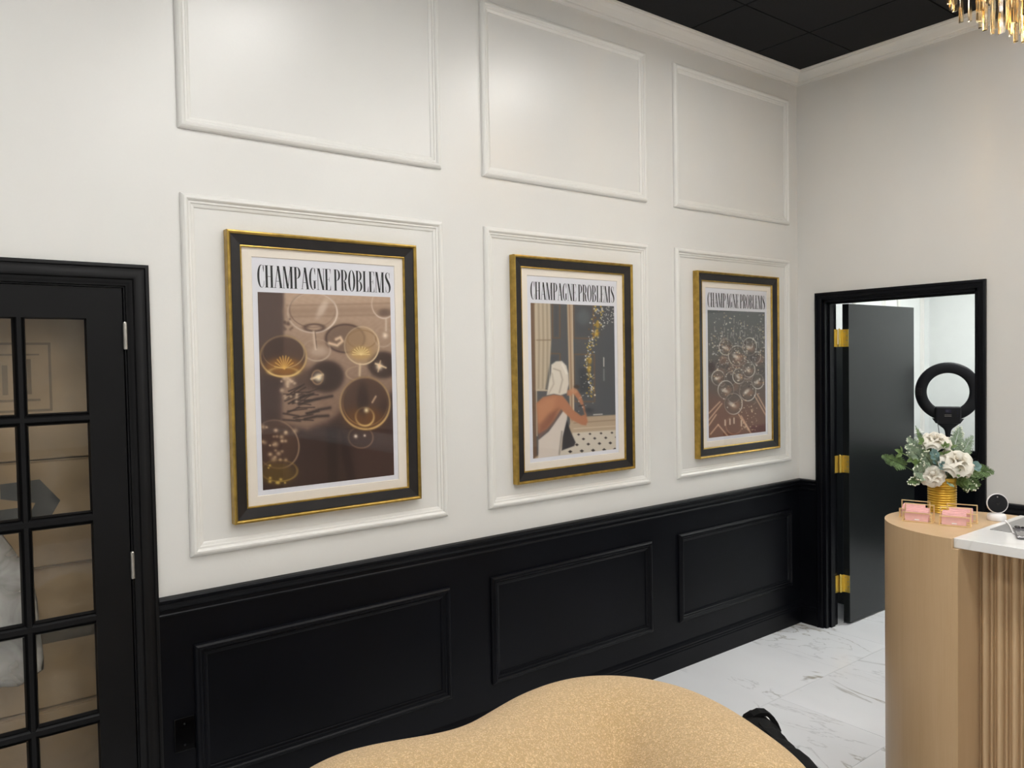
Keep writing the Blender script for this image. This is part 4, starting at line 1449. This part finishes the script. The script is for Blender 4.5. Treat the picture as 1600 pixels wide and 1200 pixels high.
MB().loft(disc_rings([(.006, -.024), (.020, -.021), (.031, -.011), (.0365, .004), (.0365, .009), (.0345, .0105), (.0335, .009)])).build('housing', 'white_plastic', camo, auto=True)
fc = MB().loft(disc_rings([(.0335, .0085), (.0335, .0098), (.020, .0104), (.002, .0106)])).build('face', 'black_plastic', camo, auto=True)
hc0 = hc.copy()
MB().loft(disc_rings([(.0065, .0104), (.0065, .0116), (.005, .0118), (.001, .0112)], 20)).build('lens', 'lens', fc)
hc = hc0 + hu * .024
MB().loft(disc_rings([(.0022, .0098), (.0022, .0108), (.0005, .0108)], 10)).build('indicator', 'steel', fc)
p0 = on_plane(1568, 813, 2, ZD + .003); p1 = on_plane(1578, 821, 2, ZD + .006); p2 = on_plane(1583, 832, 2, ZD + .006)
q0 = (scx + .01, scy - .028, ZD + .006)
MB().tube([q0, (p0[0], p0[1] - .004, ZD + .006), (p1[0], p1[1], ZD + .005), (p2[0], p2[1], ZD + .005), (p2[0] - .01, p2[1] - .08, ZD + .005)], .0022, 8).build('cable', 'white_plastic', camo, smooth=True)


# card holders
def holder(p_left, p_right, label):
    a = Vector((p_left[0], p_left[1])); b_ = Vector((p_right[0], p_right[1]))
    t = (b_ - a).normalized()
    wd = .100
    nrm = Vector((-t.y, t.x))                  # away from camera
    if nrm.x < 0:
        nrm = -nrm
    e = empty('card_holder', (a.x + t.x * .05, a.y + t.y * .05, ZD), label, 'card holder', 'wire card holders')

    def P(s, d_, z):
        q = a + t * s + nrm * d_
        return (q.x, q.y, ZD + z)
    g = .0031
    dp = .044
    fr = MB()
    for s0, d0, s1, d1 in ((0, 0, wd, 0), (wd, 0, wd, dp), (wd, dp, 0, dp), (0, dp, 0, 0)):
        fr.bar(P(s0, d0, g / 2), P(s1, d1, g / 2), g)
    fr.build('base_frame', 'gold_wire', e)
    for hgt, d0, nm in ((.034, 0, 'front_loop'), (.060, dp, 'back_loop')):
        m_ = MB()
        m_.bar(P(.002, d0, g), P(.002, d0, hgt), g).bar(P(wd - .002, d0, g), P(wd - .002, d0, hgt), g).bar(P(.0007, d0, hgt), P(wd - .0007, d0, hgt), g)
        m_.build(nm, 'gold_wire', e)
    m_ = MB()
    for s in (.002, wd - .002):
        m_.bar(P(s, .0, .0328), P(s, dp * .35, .0328), g * .8).bar(P(s, dp * .35, .0328), P(s, dp * .35, g), g * .8)
    m_.build('side_loop', 'gold_wire', e)
    # the cards, leaning back a little, each bundle in slightly uneven steps
    for k in range(6):
        d0 = .0045 + k * .0058
        lean = .008
        hgt = .037 + (.0012 if k % 2 else 0) + k * .0022
        s0, s1 = .008 + .0006 * (k % 3), .084 + .0006 * ((k + 1) % 3)
        th = .0052
        vs = [P(s0, d0, g), P(s1, d0, g), P(s1, d0 + th, g), P(s0, d0 + th, g), P(s0, d0 + lean * .3, hgt), P(s1, d0 + lean * .3, hgt), P(s1, d0 + lean * .3 + th, hgt), P(s0, d0 + lean * .3 + th, hgt)]
        cdk = MB().add(vs, [(0, 3, 2, 1), (4, 5, 6, 7), (0, 1, 5, 4), (1, 2, 6, 5), (2, 3, 7, 6), (3, 0, 4, 7)]).build('card', 'pink_card', e)
        if k == 0:
            MB().add([P(.040, d0 - .0003, .007), P(.056, d0 - .0003, .007), P(.056, d0 + .0004, .0105), P(.040, d0 + .0004, .0105)], [(0, 1, 2, 3)]).build('imprint', 'white_plastic', cdk)
    return e


def pt(u, v):
    return on_plane(u, v, 2, ZD)


holder(pt(1410, 813.7), pt(1456, 818.3), 'wire holder of pink cards standing front left on the desk end')
holder(pt(1467.3, 820.3), pt(1514.7, 824.3), 'wire holder of pink cards standing front right beside the countertop')
bl = pt(1404.7, 808.0); d_ = (pt(1456, 818.3) - pt(1410, 813.7))
holder(bl, bl + d_, 'wire holder of pink cards half hidden behind the front left holder')
br = pt(1527.3, 818.7); d_ = (pt(1514.7, 824.3) - pt(1467.3, 820.3)); d_ = d_ / np.linalg.norm(d_) * .1
holder(br - d_, br, 'wire holder of pink cards half hidden behind the front right holder')

# vase and flowers
VC = on_plane(1466.5, 800.5, 2, ZD)
vx, vy = VC[0] + .03, VC[1]
VD = float((np.array([vx, vy, ZD]) - CAM) @ FW)
MPX = VD / FPX
VR = 20.3 * MPX
VH = 54 * MPX
prof = [(VR * .97, 0), (VR, .003)]
nb = 13
for k in range(nb):
    z0 = .006 + (VH - .012) * k / nb
    z1 = .006 + (VH - .012) * (k + 1) / nb
    for i in range(5):
        t = i / 5
        prof.append((VR - .0022 + .0026 * math.sin(math.pi * t) ** .7, z0 + (z1 - z0) * t))
prof += [(VR, VH - .004), (VR + .0005, VH), (VR - .003, VH), (VR - .004, VH - .03), (.005, VH - .035)]
vase = MB().lathe(prof, (vx, vy, ZD), 48).build('vase', 'vase_gold', auto=True)
tag(vase, 'round gold vase with horizontal ribs holding the white flowers', 'vase')
er_ = Vector((RT[0], RT[1], 0)).normalized()
ef_ = Vector((-FW[0], -FW[1], 0)).normalized()           # towards the camera
VTOP = Vector((vx, vy, ZD + VH))


def zpx(zx, zy, dep=0.0):       # sketch coordinates -> point around the vase
    u = 1370 + zx / 8.42
    v = 650 + zy / 8.42
    q = CAM + ray(u, v) * VD
    return Vector(q) + ef_ * dep


def petal_mesh(width, height, cup, curl, n_=6):
    vs, fs = [], []
    for j in range(n_ + 1):
        t = j / n_
        wd = width * (math.sin(math.pi * (.12 + .72 * t)) ** .7)
        for i in range(n_ + 1):
            s = 2 * i / n_ - 1
            x = s * wd / 2
            yv = cup * (s * s) * width * .35 - curl * (max(0, t - .45) ** 2) * height * 1.6
            z = height * t - .10 * height * abs(s) ** 2.2 * t + .018 * height * math.sin(5 * s + 3 * t) * t
            vs.append((x, -yv, z))
    for j in range(n_):
        for i in range(n_):
            a = j * (n_ + 1) + i
            fs.append((a, a + 1, a + n_ + 2, a + n_ + 1))
    me = bpy.data.meshes.new('petal')
    me.from_pydata(vs, [], fs)
    for p_ in me.polygons:
        p_.use_smooth = True
    return me


PETALS = [petal_mesh(1.05, 1.0, -.9, .0), petal_mesh(1.3, 1.0, -.75, .35), petal_mesh(1.35, 1.0, -.55, .6)]
for m_ in PETALS[1:]:
    m_.materials.append(MATS['petal'])
PETALS[0].materials.append(MATS['petal_deep'])


def rose(c, face, R_, label, mt=None, seed=1):
    rr = random.Random(seed)
    face = Vector(face).normalized()
    e = empty('white_rose', c, label, 'flower', 'white roses in the gold vase')
    q = Vector((0, 0, 1)).rotation_difference(face)
    layers = [(0, 3, 4, .52), (0, 4, 15, .62), (1, 5, 33, .74), (1, 5, 50, .86), (2, 6, 68, .92), (2, 7, 84, .95)]
    for li, (mi, cnt, tilt, sz) in enumerate(layers):
        for k in range(cnt):
            a = 2 * math.pi * k / cnt + li * .7 + rr.uniform(-.12, .12)
            o = link('petal', PETALS[mi], None, e)
            o.matrix_parent_inverse = Matrix()
            ti = math.radians(tilt + rr.uniform(-5, 5))
            s_ = R_ * sz * rr.uniform(.94, 1.06)
            rot = Matrix.Rotation(a, 4, 'Z') @ Matrix.Translation((0, R_ * (.02 + .025 * li), 0)) @ Matrix.Rotation(-ti, 4, 'X') @ Matrix.Scale(s_, 4)
            m = q.to_matrix().to_4x4() @ Matrix.Translation((0, 0, -R_ * .3)) @ rot
            lo, ro, sc_ = m.decompose()
            o.location, o.scale = lo, sc_
            o.rotation_euler = ro.to_euler()
    bud = MB()
    rg_ = []
    for zz, rr_ in ((-.25, .10), (-.05, .20), (.15, .24), (.32, .20), (.42, .10), (.44, .02)):
        rg_.append([c + (q @ Vector((R_ * rr_ * (1 + .12 * math.cos(3 * a + 5 * zz)) * math.cos(a), R_ * rr_ * (1 + .12 * math.cos(3 * a + 5 * zz)) * math.sin(a), R_ * zz * .8))) for a in [2 * math.pi * i / 16 for i in range(16)]])
    bud.loft(rg_)
    bud.build('bud', 'petal', e, smooth=True)
    b0 = c - Vector(face) * R_ * .2
    vb = VTOP + Vector(((c.x - VTOP.x) * .15, (c.y - VTOP.y) * .15, -.02))
    MB().tube([b0, b0 * .5 + vb * .5 - Vector((0, 0, .006)), vb], .0032, 6).build('stem', 'leaf_green', e)
    return e


k_ = 1 / 8.42 * MPX
rose(zpx(940, 530, .07), ef_ * .55 + uz * .85 + er_ * .12, 205 * k_, 'largest white rose at the front centre of the bouquet', seed=1)
rose(zpx(760, 285, .0), ef_ * .22 + uz * .97 - er_ * .1, 175 * k_, 'white rose at the top of the bouquet below the ring light', seed=2)
rose(zpx(625, 735, .06), ef_ * .75 + uz * .5 - er_ * .35, 135 * k_, 'cream rose low on the left of the bouquet above the vase rim', seed=3)


def leaf_mesh(kind):
    vs, fs = [], []
    n_, m_ = 8, 4
    for j in range(n_ + 1):
        t = j / n_
        if kind == 'round':
            wd = math.sqrt(max(0, 1 - (2 * t - 1) ** 2)) * .95
        else:
            wd = (math.sin(math.pi * t ** .85) ** .9) * .55
        for i in range(m_ + 1):
            s = 2 * i / m_ - 1
            vs.append((s * wd / 2, t, .10 * (abs(s)) * wd - .16 * (t - .3) ** 2))
    for j in range(n_):
        for i in range(m_):
            a = j * (m_ + 1) + i
            fs.append((a, a + 1, a + m_ + 2, a + m_ + 1))
    me = bpy.data.meshes.new('leaf')
    me.from_pydata(vs, [], fs)
    for p_ in me.polygons:
        p_.use_smooth = True
    return me


LEAF = {}
for kind in ('round', 'long'):
    for mt in ('leaf_green', 'leaf_blue', 'leaf_sage'):
        m_ = leaf_mesh(kind)
        m_.materials.append(MATS[mt])
        LEAF[kind, mt] = m_


def place_leaf(e, me, base_, dirv, nrm, size, name='leaf'):
    dirv = Vector(dirv).normalized()
    nrm = Vector(nrm)
    x = dirv.cross(nrm).normalized()
    z = x.cross(dirv)
    m = Matrix((x, dirv, z)).transposed().to_4x4()
    o = link(name, me, None, e)
    o.matrix_parent_inverse = Matrix()
    o.location = Vector(base_) - e.location
    o.rotation_euler = m.to_euler()
    o.scale = (size, size, size)
    return o


def stem_path(tip, bend=.25, n_=7):
    b_ = VTOP + Vector(((tip.x - VTOP.x) * .22, (tip.y - VTOP.y) * .22, -.015))
    pts = []
    for k in range(n_ + 1):
        t = k / n_
        p_ = b_.lerp(tip, t)
        p_.z += bend * (tip - b_).length * math.sin(math.pi * t) * .35
        pts.append(p_)
    return pts


def leafy(tip, label, kind, mt, size, npairs, seed, cat='foliage', nm='leaf_sprig', start=.35, grp='foliage sprigs in the gold vase'):
    rr = random.Random(seed)
    pts = stem_path(tip)
    e = empty(nm, pts[0], label, cat, grp)
    MB().tube(pts, .0016, 6).build('stem', 'leaf_green' if mt == 'leaf_green' else 'leaf_sage', e)
    for k in range(npairs):
        t = start + (1 - start) * k / max(1, npairs - 1)
        i = min(int(t * (len(pts) - 1)), len(pts) - 2)
        f = t * (len(pts) - 1) - i
        b_ = pts[i].lerp(pts[i + 1], f)
        ax = (pts[i + 1] - pts[i]).normalized()
        for s in (-1, 1):
            side = ax.cross(ef_ + uz * .4).normalized() * s
            dv = side * .8 + ax * .7 + ef_ * rr.uniform(-.1, .45) + uz * rr.uniform(-.2, .2)
            place_leaf(e, LEAF[kind, mt], b_, dv, ef_ + uz * .5 + side * .3 + Vector((rr.uniform(-.3, .3),) * 3), size * rr.uniform(.8, 1.1) * (1 - .25 * t))
    place_leaf(e, LEAF[kind, mt], pts[-1], (pts[-1] - pts[-2]), ef_ + uz * .6, size * .8)
    return e


def feathery(tip, label, mt, seed, length=.5, width=.030, nm='fern_sprig', dense=26, bead=None, droop=0.0, bend=.25):
    rr = random.Random(seed)
    pts = stem_path(tip, bend, 10)
    e = empty(nm, pts[0], label, 'foliage', 'foliage sprigs in the gold vase')
    MB().tube(pts, [.0015 * (1 - .6 * k / 10) for k in range(11)], 5).build('stem', mt if mt != 'sprig_white' else 'leaf_sage', e)
    fr = MB()
    bd = MB()
    L = len(pts) - 1
    for k in range(dense):
        t = (1 - length) + length * k / dense
        i = min(int(t * L), L - 1)
        b_ = pts[i].lerp(pts[i + 1], t * L - i)
        ax = (pts[i + 1] - pts[i]).normalized()
        for s in (-1, 1):
            side = ax.cross(ef_ + uz * .25).normalized() * s
            lw = 1.35 * width * (1 - ((t - (1 - length)) / length) ** 1.5 * .85) * rr.uniform(.8, 1.15)
            dv = (side + ax * .75 + ef_ * rr.uniform(-.35, .5) + uz * rr.uniform(-.15, .15)).normalized()
            tipv = b_ + dv * lw
            fr.add([b_, b_.lerp(tipv, .45) + ax * lw * .09, tipv, b_.lerp(tipv, .45) - ax * lw * .09], [(0, 1, 2, 3)])
            for q in range(4):
                c0 = b_.lerp(tipv, (q + .4) / 4)
                for s2 in (-1, 1):
                    d2 = (dv * .75 + ax * s2 * .8 + ef_ * rr.uniform(-.2, .4)).normalized()
                    l2 = lw * .42 * (1 - q * .15)
                    wv = d2.cross(ef_).normalized() * l2 * .24
                    mid = c0 + d2 * l2 * .5
                    fr.add([c0, mid + wv, c0 + d2 * l2, mid - wv + ef_ * l2 * .12], [(0, 1, 2, 3)])
            if bead and rr.random() < .55:
                bd.lathe([(.0004, -.003), (.0026, -.0015), (.003, .0006), (.0016, .0028), (.0003, .0032)], tipv, 7)
    tag(fr.build('fronds', mt, e), kind='stuff')
    if bead:
        tag(bd.build('buds', bead, e, smooth=True), kind='stuff')
    return e


# ferns and plumes
feathery(zpx(60, 525, .0), 'long feathery fern reaching left over the open door', 'leaf_fern', 11, .5, .026, bend=.12)
feathery(zpx(1545, 745, .0), 'long feathery fern reaching right past the door casing', 'leaf_fern', 12, .55, .028, bend=.32)
feathery(zpx(1320, 265, -.03), 'feathery sprig slanting up to the right of the bouquet', 'leaf_sage', 13, .55, .026, bend=.1)
feathery(zpx(1150, 150, -.03), 'upright grey green sprig right of the ring light neck', 'leaf_sage', 14, .55, .030, bead='sprig_white', bend=.1)
feathery(zpx(540, 130, -.02), 'thin dark spike rising left of the top rose', 'leaf_fern', 15, .42, .013, bend=.1)
feathery(zpx(400, 275, .0), 'pale sprig with tiny buds standing at the upper left', 'leaf_sage', 16, .45, .022, bead='sprig_white', dense=14)
feathery(zpx(345, 370, .02), 'pale budded sprig leaning left below the tall bud sprig', 'leaf_sage', 17, .5, .026, bead='sprig_white', dense=16)
feathery(zpx(300, 850, .06), 'bright green sprig hanging low at the far left', 'leaf_fern', 18, .45, .018, bead='sprig_white', dense=12, bend=.2)
feathery(zpx(1190, 930, .06), 'green sprig with white buds drooping low on the right', 'leaf_fern', 19, .6, .026, bead='sprig_white', dense=18, bend=.3)
feathery(zpx(1320, 905, .02), 'fern drooping beside the door jamb on the right', 'leaf_fern', 20, .5, .022, bend=.35)
feathery(zpx(1215, 500, .0), 'small green fern beside the largest rose', 'leaf_fern', 21, .45, .018)
feathery(zpx(380, 700, .06), 'cluster of pale hydrangea-like buds left of the cream rose', 'leaf_sage', 22, .6, .034, bead='sprig_white', dense=22)
feathery(zpx(520, 470, .05), 'grey green budded sprig in the middle left', 'leaf_sage', 23, .55, .030, bead='sprig_white', dense=20)
feathery(zpx(1040, 700, .085), 'white bud cluster just under the largest rose', 'leaf_fern', 24, .45, .020, bead='sprig_white', dense=16)
# leaves
leafy(zpx(640, 470, .06), 'blue grey eucalyptus sprig between the roses', 'round', 'leaf_blue', .030, 4, 31)
leafy(zpx(700, 600, .085), 'low blue grey eucalyptus sprig above the cream rose', 'round', 'leaf_blue', .026, 3, 32)
leafy(zpx(1160, 650, .06), 'blue grey eucalyptus sprig on the right of the bouquet', 'round', 'leaf_blue', .034, 2, 33)
leafy(zpx(300, 480, .02), 'broad green leaves on the left of the bouquet', 'long', 'leaf_green', .042, 3, 34)
leafy(zpx(560, 350, .02), 'light green leaves under the top rose', 'long', 'leaf_green', .038, 3, 35)
leafy(zpx(800, 400, .05), 'green leaves between the top rose and the largest rose', 'long', 'leaf_green', .036, 3, 36)
leafy(zpx(870, 690, .09), 'dark green leaves below the largest rose', 'long', 'leaf_green', .040, 3, 37)
leafy(zpx(800, 850, .08), 'grey green leaf hanging over the vase rim', 'long', 'leaf_sage', .030, 2, 38)
leafy(zpx(1050, 840, .05), 'green leaves filling the lower right of the bouquet', 'long', 'leaf_green', .040, 4, 39)
leafy(zpx(1230, 720, .02), 'green leaves at the right edge of the bouquet', 'long', 'leaf_green', .040, 4, 40)
leafy(zpx(480, 620, .03), 'green leaves behind the cream rose', 'long', 'leaf_green', .036, 4, 41)
leafy(zpx(980, 420, -.01), 'green leaves behind the largest rose', 'long', 'leaf_green', .036, 4, 42)

# ------------------------------------------------------------------ sofa
OUT = [(-4.17, -1.62), (-4.16, -1.42), (-4.10, -1.24), (-4.01, -1.10), (-3.90, -1.04), (-3.83, -1.01), (-3.755, -1.015), (-3.67, -1.04), (-3.585, -1.075), (-3.515, -1.1), (-3.435, -1.11), (-3.315, -1.075), (-3.19, -1.04),
       (-3.075, -1.03), (-2.975, -1.045), (-2.9, -1.09), (-2.84, -1.15), (-2.8, -1.225), (-2.775, -1.31), (-2.775, -1.41), (-2.8, -1.525), (-2.84, -1.64), (-2.87, -1.725), (-2.91, -1.785), (-2.97, -1.85), (-3.05, -1.91)]


def resample(P, n_):
    P = [Vector((a, b)) for a, b in P]
    d = [0]
    for i in range(1, len(P)):
        d.append(d[-1] + (P[i] - P[i - 1]).length)
    out = []
    for k in range(n_):
        s = d[-1] * k / (n_ - 1)
        i = max(j for j in range(len(d)) if d[j] <= s + 1e-9)
        i = min(i, len(P) - 2)
        out.append(P[i].lerp(P[i + 1], (s - d[i]) / (d[i + 1] - d[i])))
    return out


def smooth(P, it):
    for _ in range(it):
        P = [P[0]] + [(P[i - 1] + P[i] * 2 + P[i + 1]) / 4 for i in range(1, len(P) - 1)] + [P[-1]]
    return P


SOFA_TOP = .755
ridge_in = .085
HW = .20
po = smooth(resample(OUT, 90), 3)
cl_ = []
for i, p_ in enumerate(po):
    t = (po[min(i + 1, 89)] - po[max(i - 1, 0)]).normalized()
    nrm = Vector((t.y, -t.x))
    cl_.append((p_ + nrm * ridge_in, t, nrm))          # nrm points to the seat side
sofa = empty('curved_sofa', (-3.45, -1.5, 0), 'camel bouclé sofa with a wavy rounded back, in front of the wall', 'sofa')
mb = MB()
rings = []
NS = 28
for i, (c, t, nrm) in enumerate(cl_):
    s = i / 89
    endf = min(1, math.sqrt(max(1e-4, 1 - max(0, 1 - s / .06) ** 2)), math.sqrt(max(1e-4, 1 - max(0, 1 - (1 - s) / .06) ** 2)))
    hw = HW * (.25 + .75 * endf)
    top = .06 + (SOFA_TOP - .06) * (.86 + .14 * endf)
    ring_ = []
    rad = .20
    hi = .30 * (.3 + .7 * endf)                     # seat side slopes further out
    for k in range(NS):
        a = math.pi * k / (NS - 1)
        if a < math.pi / 2:
            x_ = -hw * math.cos(a)
            zz = top - rad + rad * (math.sin(a) ** .8)
        else:
            u_ = (a - math.pi / 2) / (math.pi / 2)
            x_ = hi * math.sin(u_ * math.pi / 2) ** 1.15
            zz = top - (top - .40) * (1 - math.cos(u_ * math.pi / 2)) ** 1.1
        ring_.append((c.x + nrm.x * x_, c.y + nrm.y * x_, zz))
    for x_, zz in ((hi * 1.0, .32), (hi * .98, .20), (hi * .92, .08), (hi * .6, .05), (-hw * .6, .05), (-hw * .92, .08), (-hw * 1.03, .2), (-hw * 1.04, .42)):
        ring_.append((c.x + nrm.x * x_, c.y + nrm.y * x_, zz))
    rings.append(ring_)
mb.loft(rings)
back = mb.build('backrest', 'boucle', sofa, smooth=True)
rm = back.modifiers.new('remesh', 'REMESH')
rm.mode = 'VOXEL'
rm.voxel_size = .016
rm.use_smooth_shade = True
sm = back.modifiers.new('smooth', 'SMOOTH')
sm.factor = .5
sm.iterations = 60
inner = [(c + nrm * (HW * .7)) for c, t, nrm in cl_]
front = [Vector((-3.25, -2.02)), Vector((-3.6, -2.06)), Vector((-3.9, -1.96)), Vector((-4.08, -1.78))]
loop = [inner[i] for i in range(4, 86, 3)] + front
cen = sum(loop, Vector((0, 0))) / len(loop)
mb = MB()
rings = []
for f, zz in ((.93, .09), (.985, .12), (1.0, .2), (1.0, .34), (.985, .385), (.95, .41), (.88, .425), (.7, .435), (.35, .44)):
    rings.append([(cen.x + (p_.x - cen.x) * f, cen.y + (p_.y - cen.y) * f, zz) for p_ in loop])
mb.loft(rings)
mb.build('seat', 'boucle', sofa, smooth=True)
for lx, ly in ((-4.05, -1.5), (-3.75, -1.2), (-3.1, -1.2), (-2.98, -1.6), (-3.5, -1.9)):
    MB().lathe([(.025, 0), (.03, .06)], (lx, ly, 0), 16).build('foot', 'black_plastic', sofa)

# black bag on the floor past the sofa end
bag = empty('black_bag', (-2.28, -1.36, 0), 'slouchy black fabric bag on the floor beside the sofa end', 'bag')
ax = Vector((-.53, -.85, 0)).normalized()
sd = Vector((-ax.y, ax.x, 0))
if sd.x < 0:
    sd = -sd
bc = Vector((-2.215, -1.322, 0))
rings = []
for k in range(31):
    t = -1 + 2 * k / 30
    env = max(.02, 1 - abs(t) ** 5) ** .5
    hgt = (.350 - .035 * t + .016 * math.sin(6.5 * t + .6)) * env
    wdt = (.135 + .018 * math.sin(5 * t)) * env
    wr = .006 * math.sin(26 * t) + .004 * math.sin(61 * t + 1)
    ring_ = []
    for i in range(28):
        a = 2 * math.pi * i / 28
        ca_, sa_ = math.cos(a), math.sin(a)
        x_ = (wdt + wr) * math.copysign(abs(ca_) ** .75, ca_) * (1 - .22 * max(0, sa_))
        z_ = hgt / 2 + (hgt / 2 + wr) * math.copysign(abs(sa_) ** .8, sa_)
        q = bc + ax * (t * .38) + sd * x_
        ring_.append((q.x, q.y, max(.002, z_)))
    rings.append(ring_)
MB().loft(rings).build('body', 'bag_black', bag, smooth=True)


def strap(pts, w_, th, parent, nm):
    pts = [Vector(p_) for p_ in pts]
    rings = []
    for i, p_ in enumerate(pts):
        t = (pts[min(i + 1, len(pts) - 1)] - pts[max(i - 1, 0)]).normalized()
        s = sd
        q = t.cross(s).normalized()
        rings.append([p_ + s * (w_ / 2 * a) + q * (th / 2 * b_) for a, b_ in ((-1, -1), (1, -1), (1, 1), (-1, 1))])
    return MB().loft(rings).build(nm, 'bag_black', parent, bevel=.001)


hray = ray(1214, 1133)
ht_ = (.315 - CAM[2]) / hray[2]                     # distance at which the carrying loop meets the bag top


def hpt(u, v):
    return Vector(CAM + ray(u, v) * ht_)


for sh, pts_ in ((0.0, [(1168, 1140), (1170, 1126), (1176, 1117), (1186, 1112.5), (1196, 1113), (1204, 1119), (1210, 1128), (1215, 1140)]),
                 (-.06, [(1172, 1144), (1176, 1132), (1186, 1126), (1196, 1127), (1206, 1134), (1210, 1146)])):
    P_ = [hpt(*q_) + ax * sh for q_ in pts_]
    rings = []
    for i_, p_ in enumerate(P_):
        tt = (P_[min(i_ + 1, len(P_) - 1)] - P_[max(i_ - 1, 0)]).normalized()
        qq = tt.cross(ax).normalized()
        rings.append([p_ + ax * (.022 * a_) + qq * (.008 * b_) for a_, b_ in ((-1, -1), (1, -1), (1, 1), (-1, 1))])
    MB().loft(rings).build('handle', 'bag_black', bag, bevel=.002)
zz_ = bc + sd * .0
strap([bc + ax * (-.25 + .05 * k) + Vector((0, 0, .352)) for k in range(9)], .012, .006, bag, 'zip')

# ------------------------------------------------------------------ chandelier
CH = Vector((-1.02, -1.93, CEIL))
ch = empty('crystal_chandelier', CH, 'gold tiered chandelier with hanging crystal bars above the desk', 'chandelier')
MB().lathe([(.14, 0), (.14, -.02), (.12, -.03), (.02, -.035)], CH, 40).build('canopy', 'gold_wire', ch, auto=True)
MB().tube([CH + Vector((0, 0, -.03)), CH + Vector((0, 0, -.42))], .011, 12).build('rod', 'gold_wire', ch)
TIERS = [(.50, -.235, 46, .165), (.395, -.300, 40, .18), (.29, -.365, 30, .195), (.18, -.425, 18, .21)]
cry = MB()
wv, tv = .0145, .0085
cry.add([(-wv, -tv * .4, 0), (0, -tv, 0), (wv, -tv * .4, 0), (wv, tv * .4, 0), (0, tv, 0), (-wv, tv * .4, 0),
         (-wv, -tv * .4, -.93), (0, -tv, -.95), (wv, -tv * .4, -1.0), (wv, tv * .4, -1.0), (0, tv, -.97), (-wv, tv * .4, -.93)],
        [(0, 1, 2, 3, 4, 5), (11, 10, 9, 8, 7, 6)] + [(i, (i + 1) % 6, 6 + (i + 1) % 6, 6 + i) for i in range(6)])
cry_me = cry.mesh('crystal_bar')
cry_me.materials.append(MATS['crystal'])
rc = random.Random(3)
for r_, dz, cnt, ln in TIERS:
    zt_ = CEIL + dz
    MB().loft([[(CH.x + rr * math.cos(2 * math.pi * i / 64), CH.y + rr * math.sin(2 * math.pi * i / 64), zt_ + z) for rr, z in ((r_ - .008, 0), (r_ + .010, 0), (r_ + .010, .022), (r_ - .008, .022))] for i in range(65)], cap=False).build('ring_frame', 'gold_wire', ch)
    for k in range(4):
        a = math.pi / 2 * k + r_
        MB().bar((CH.x, CH.y, zt_ + .012), (CH.x + r_ * math.cos(a), CH.y + r_ * math.sin(a), zt_ + .012), .008).build('spoke', 'gold_wire', ch)
    for k in range(cnt):
        a = 2 * math.pi * (k + .3 * rc.random()) / cnt
        o = link('crystal_bar', cry_me, None, ch)
        o.matrix_parent_inverse = Matrix()
        o.location = Vector((r_ * math.cos(a), r_ * math.sin(a), dz))
        o.rotation_euler = (0, 0, a + math.pi / 2 + rc.uniform(-.3, .3))
        o.scale = (1, 1, ln * rc.uniform(.86, 1.08))
for k in range(8):
    a = 2 * math.pi * k / 8
    r_ = .235 if k % 2 else .345
    bx_, by_ = CH.x + r_ * math.cos(a), CH.y + r_ * math.sin(a)
    zt_ = CEIL + (-.335 if k % 2 else -.265)
    MB().lathe([(.010, .0), (.010, -.03)], (bx_, by_, zt_ + .02), 12).build('socket', 'gold_wire', ch)
    MB().lathe([(.006, -.010), (.011, -.025), (.013, -.045), (.009, -.065), (.002, -.075)], (bx_, by_, zt_), 14).build('bulb', 'bulb_glow', ch, smooth=True)
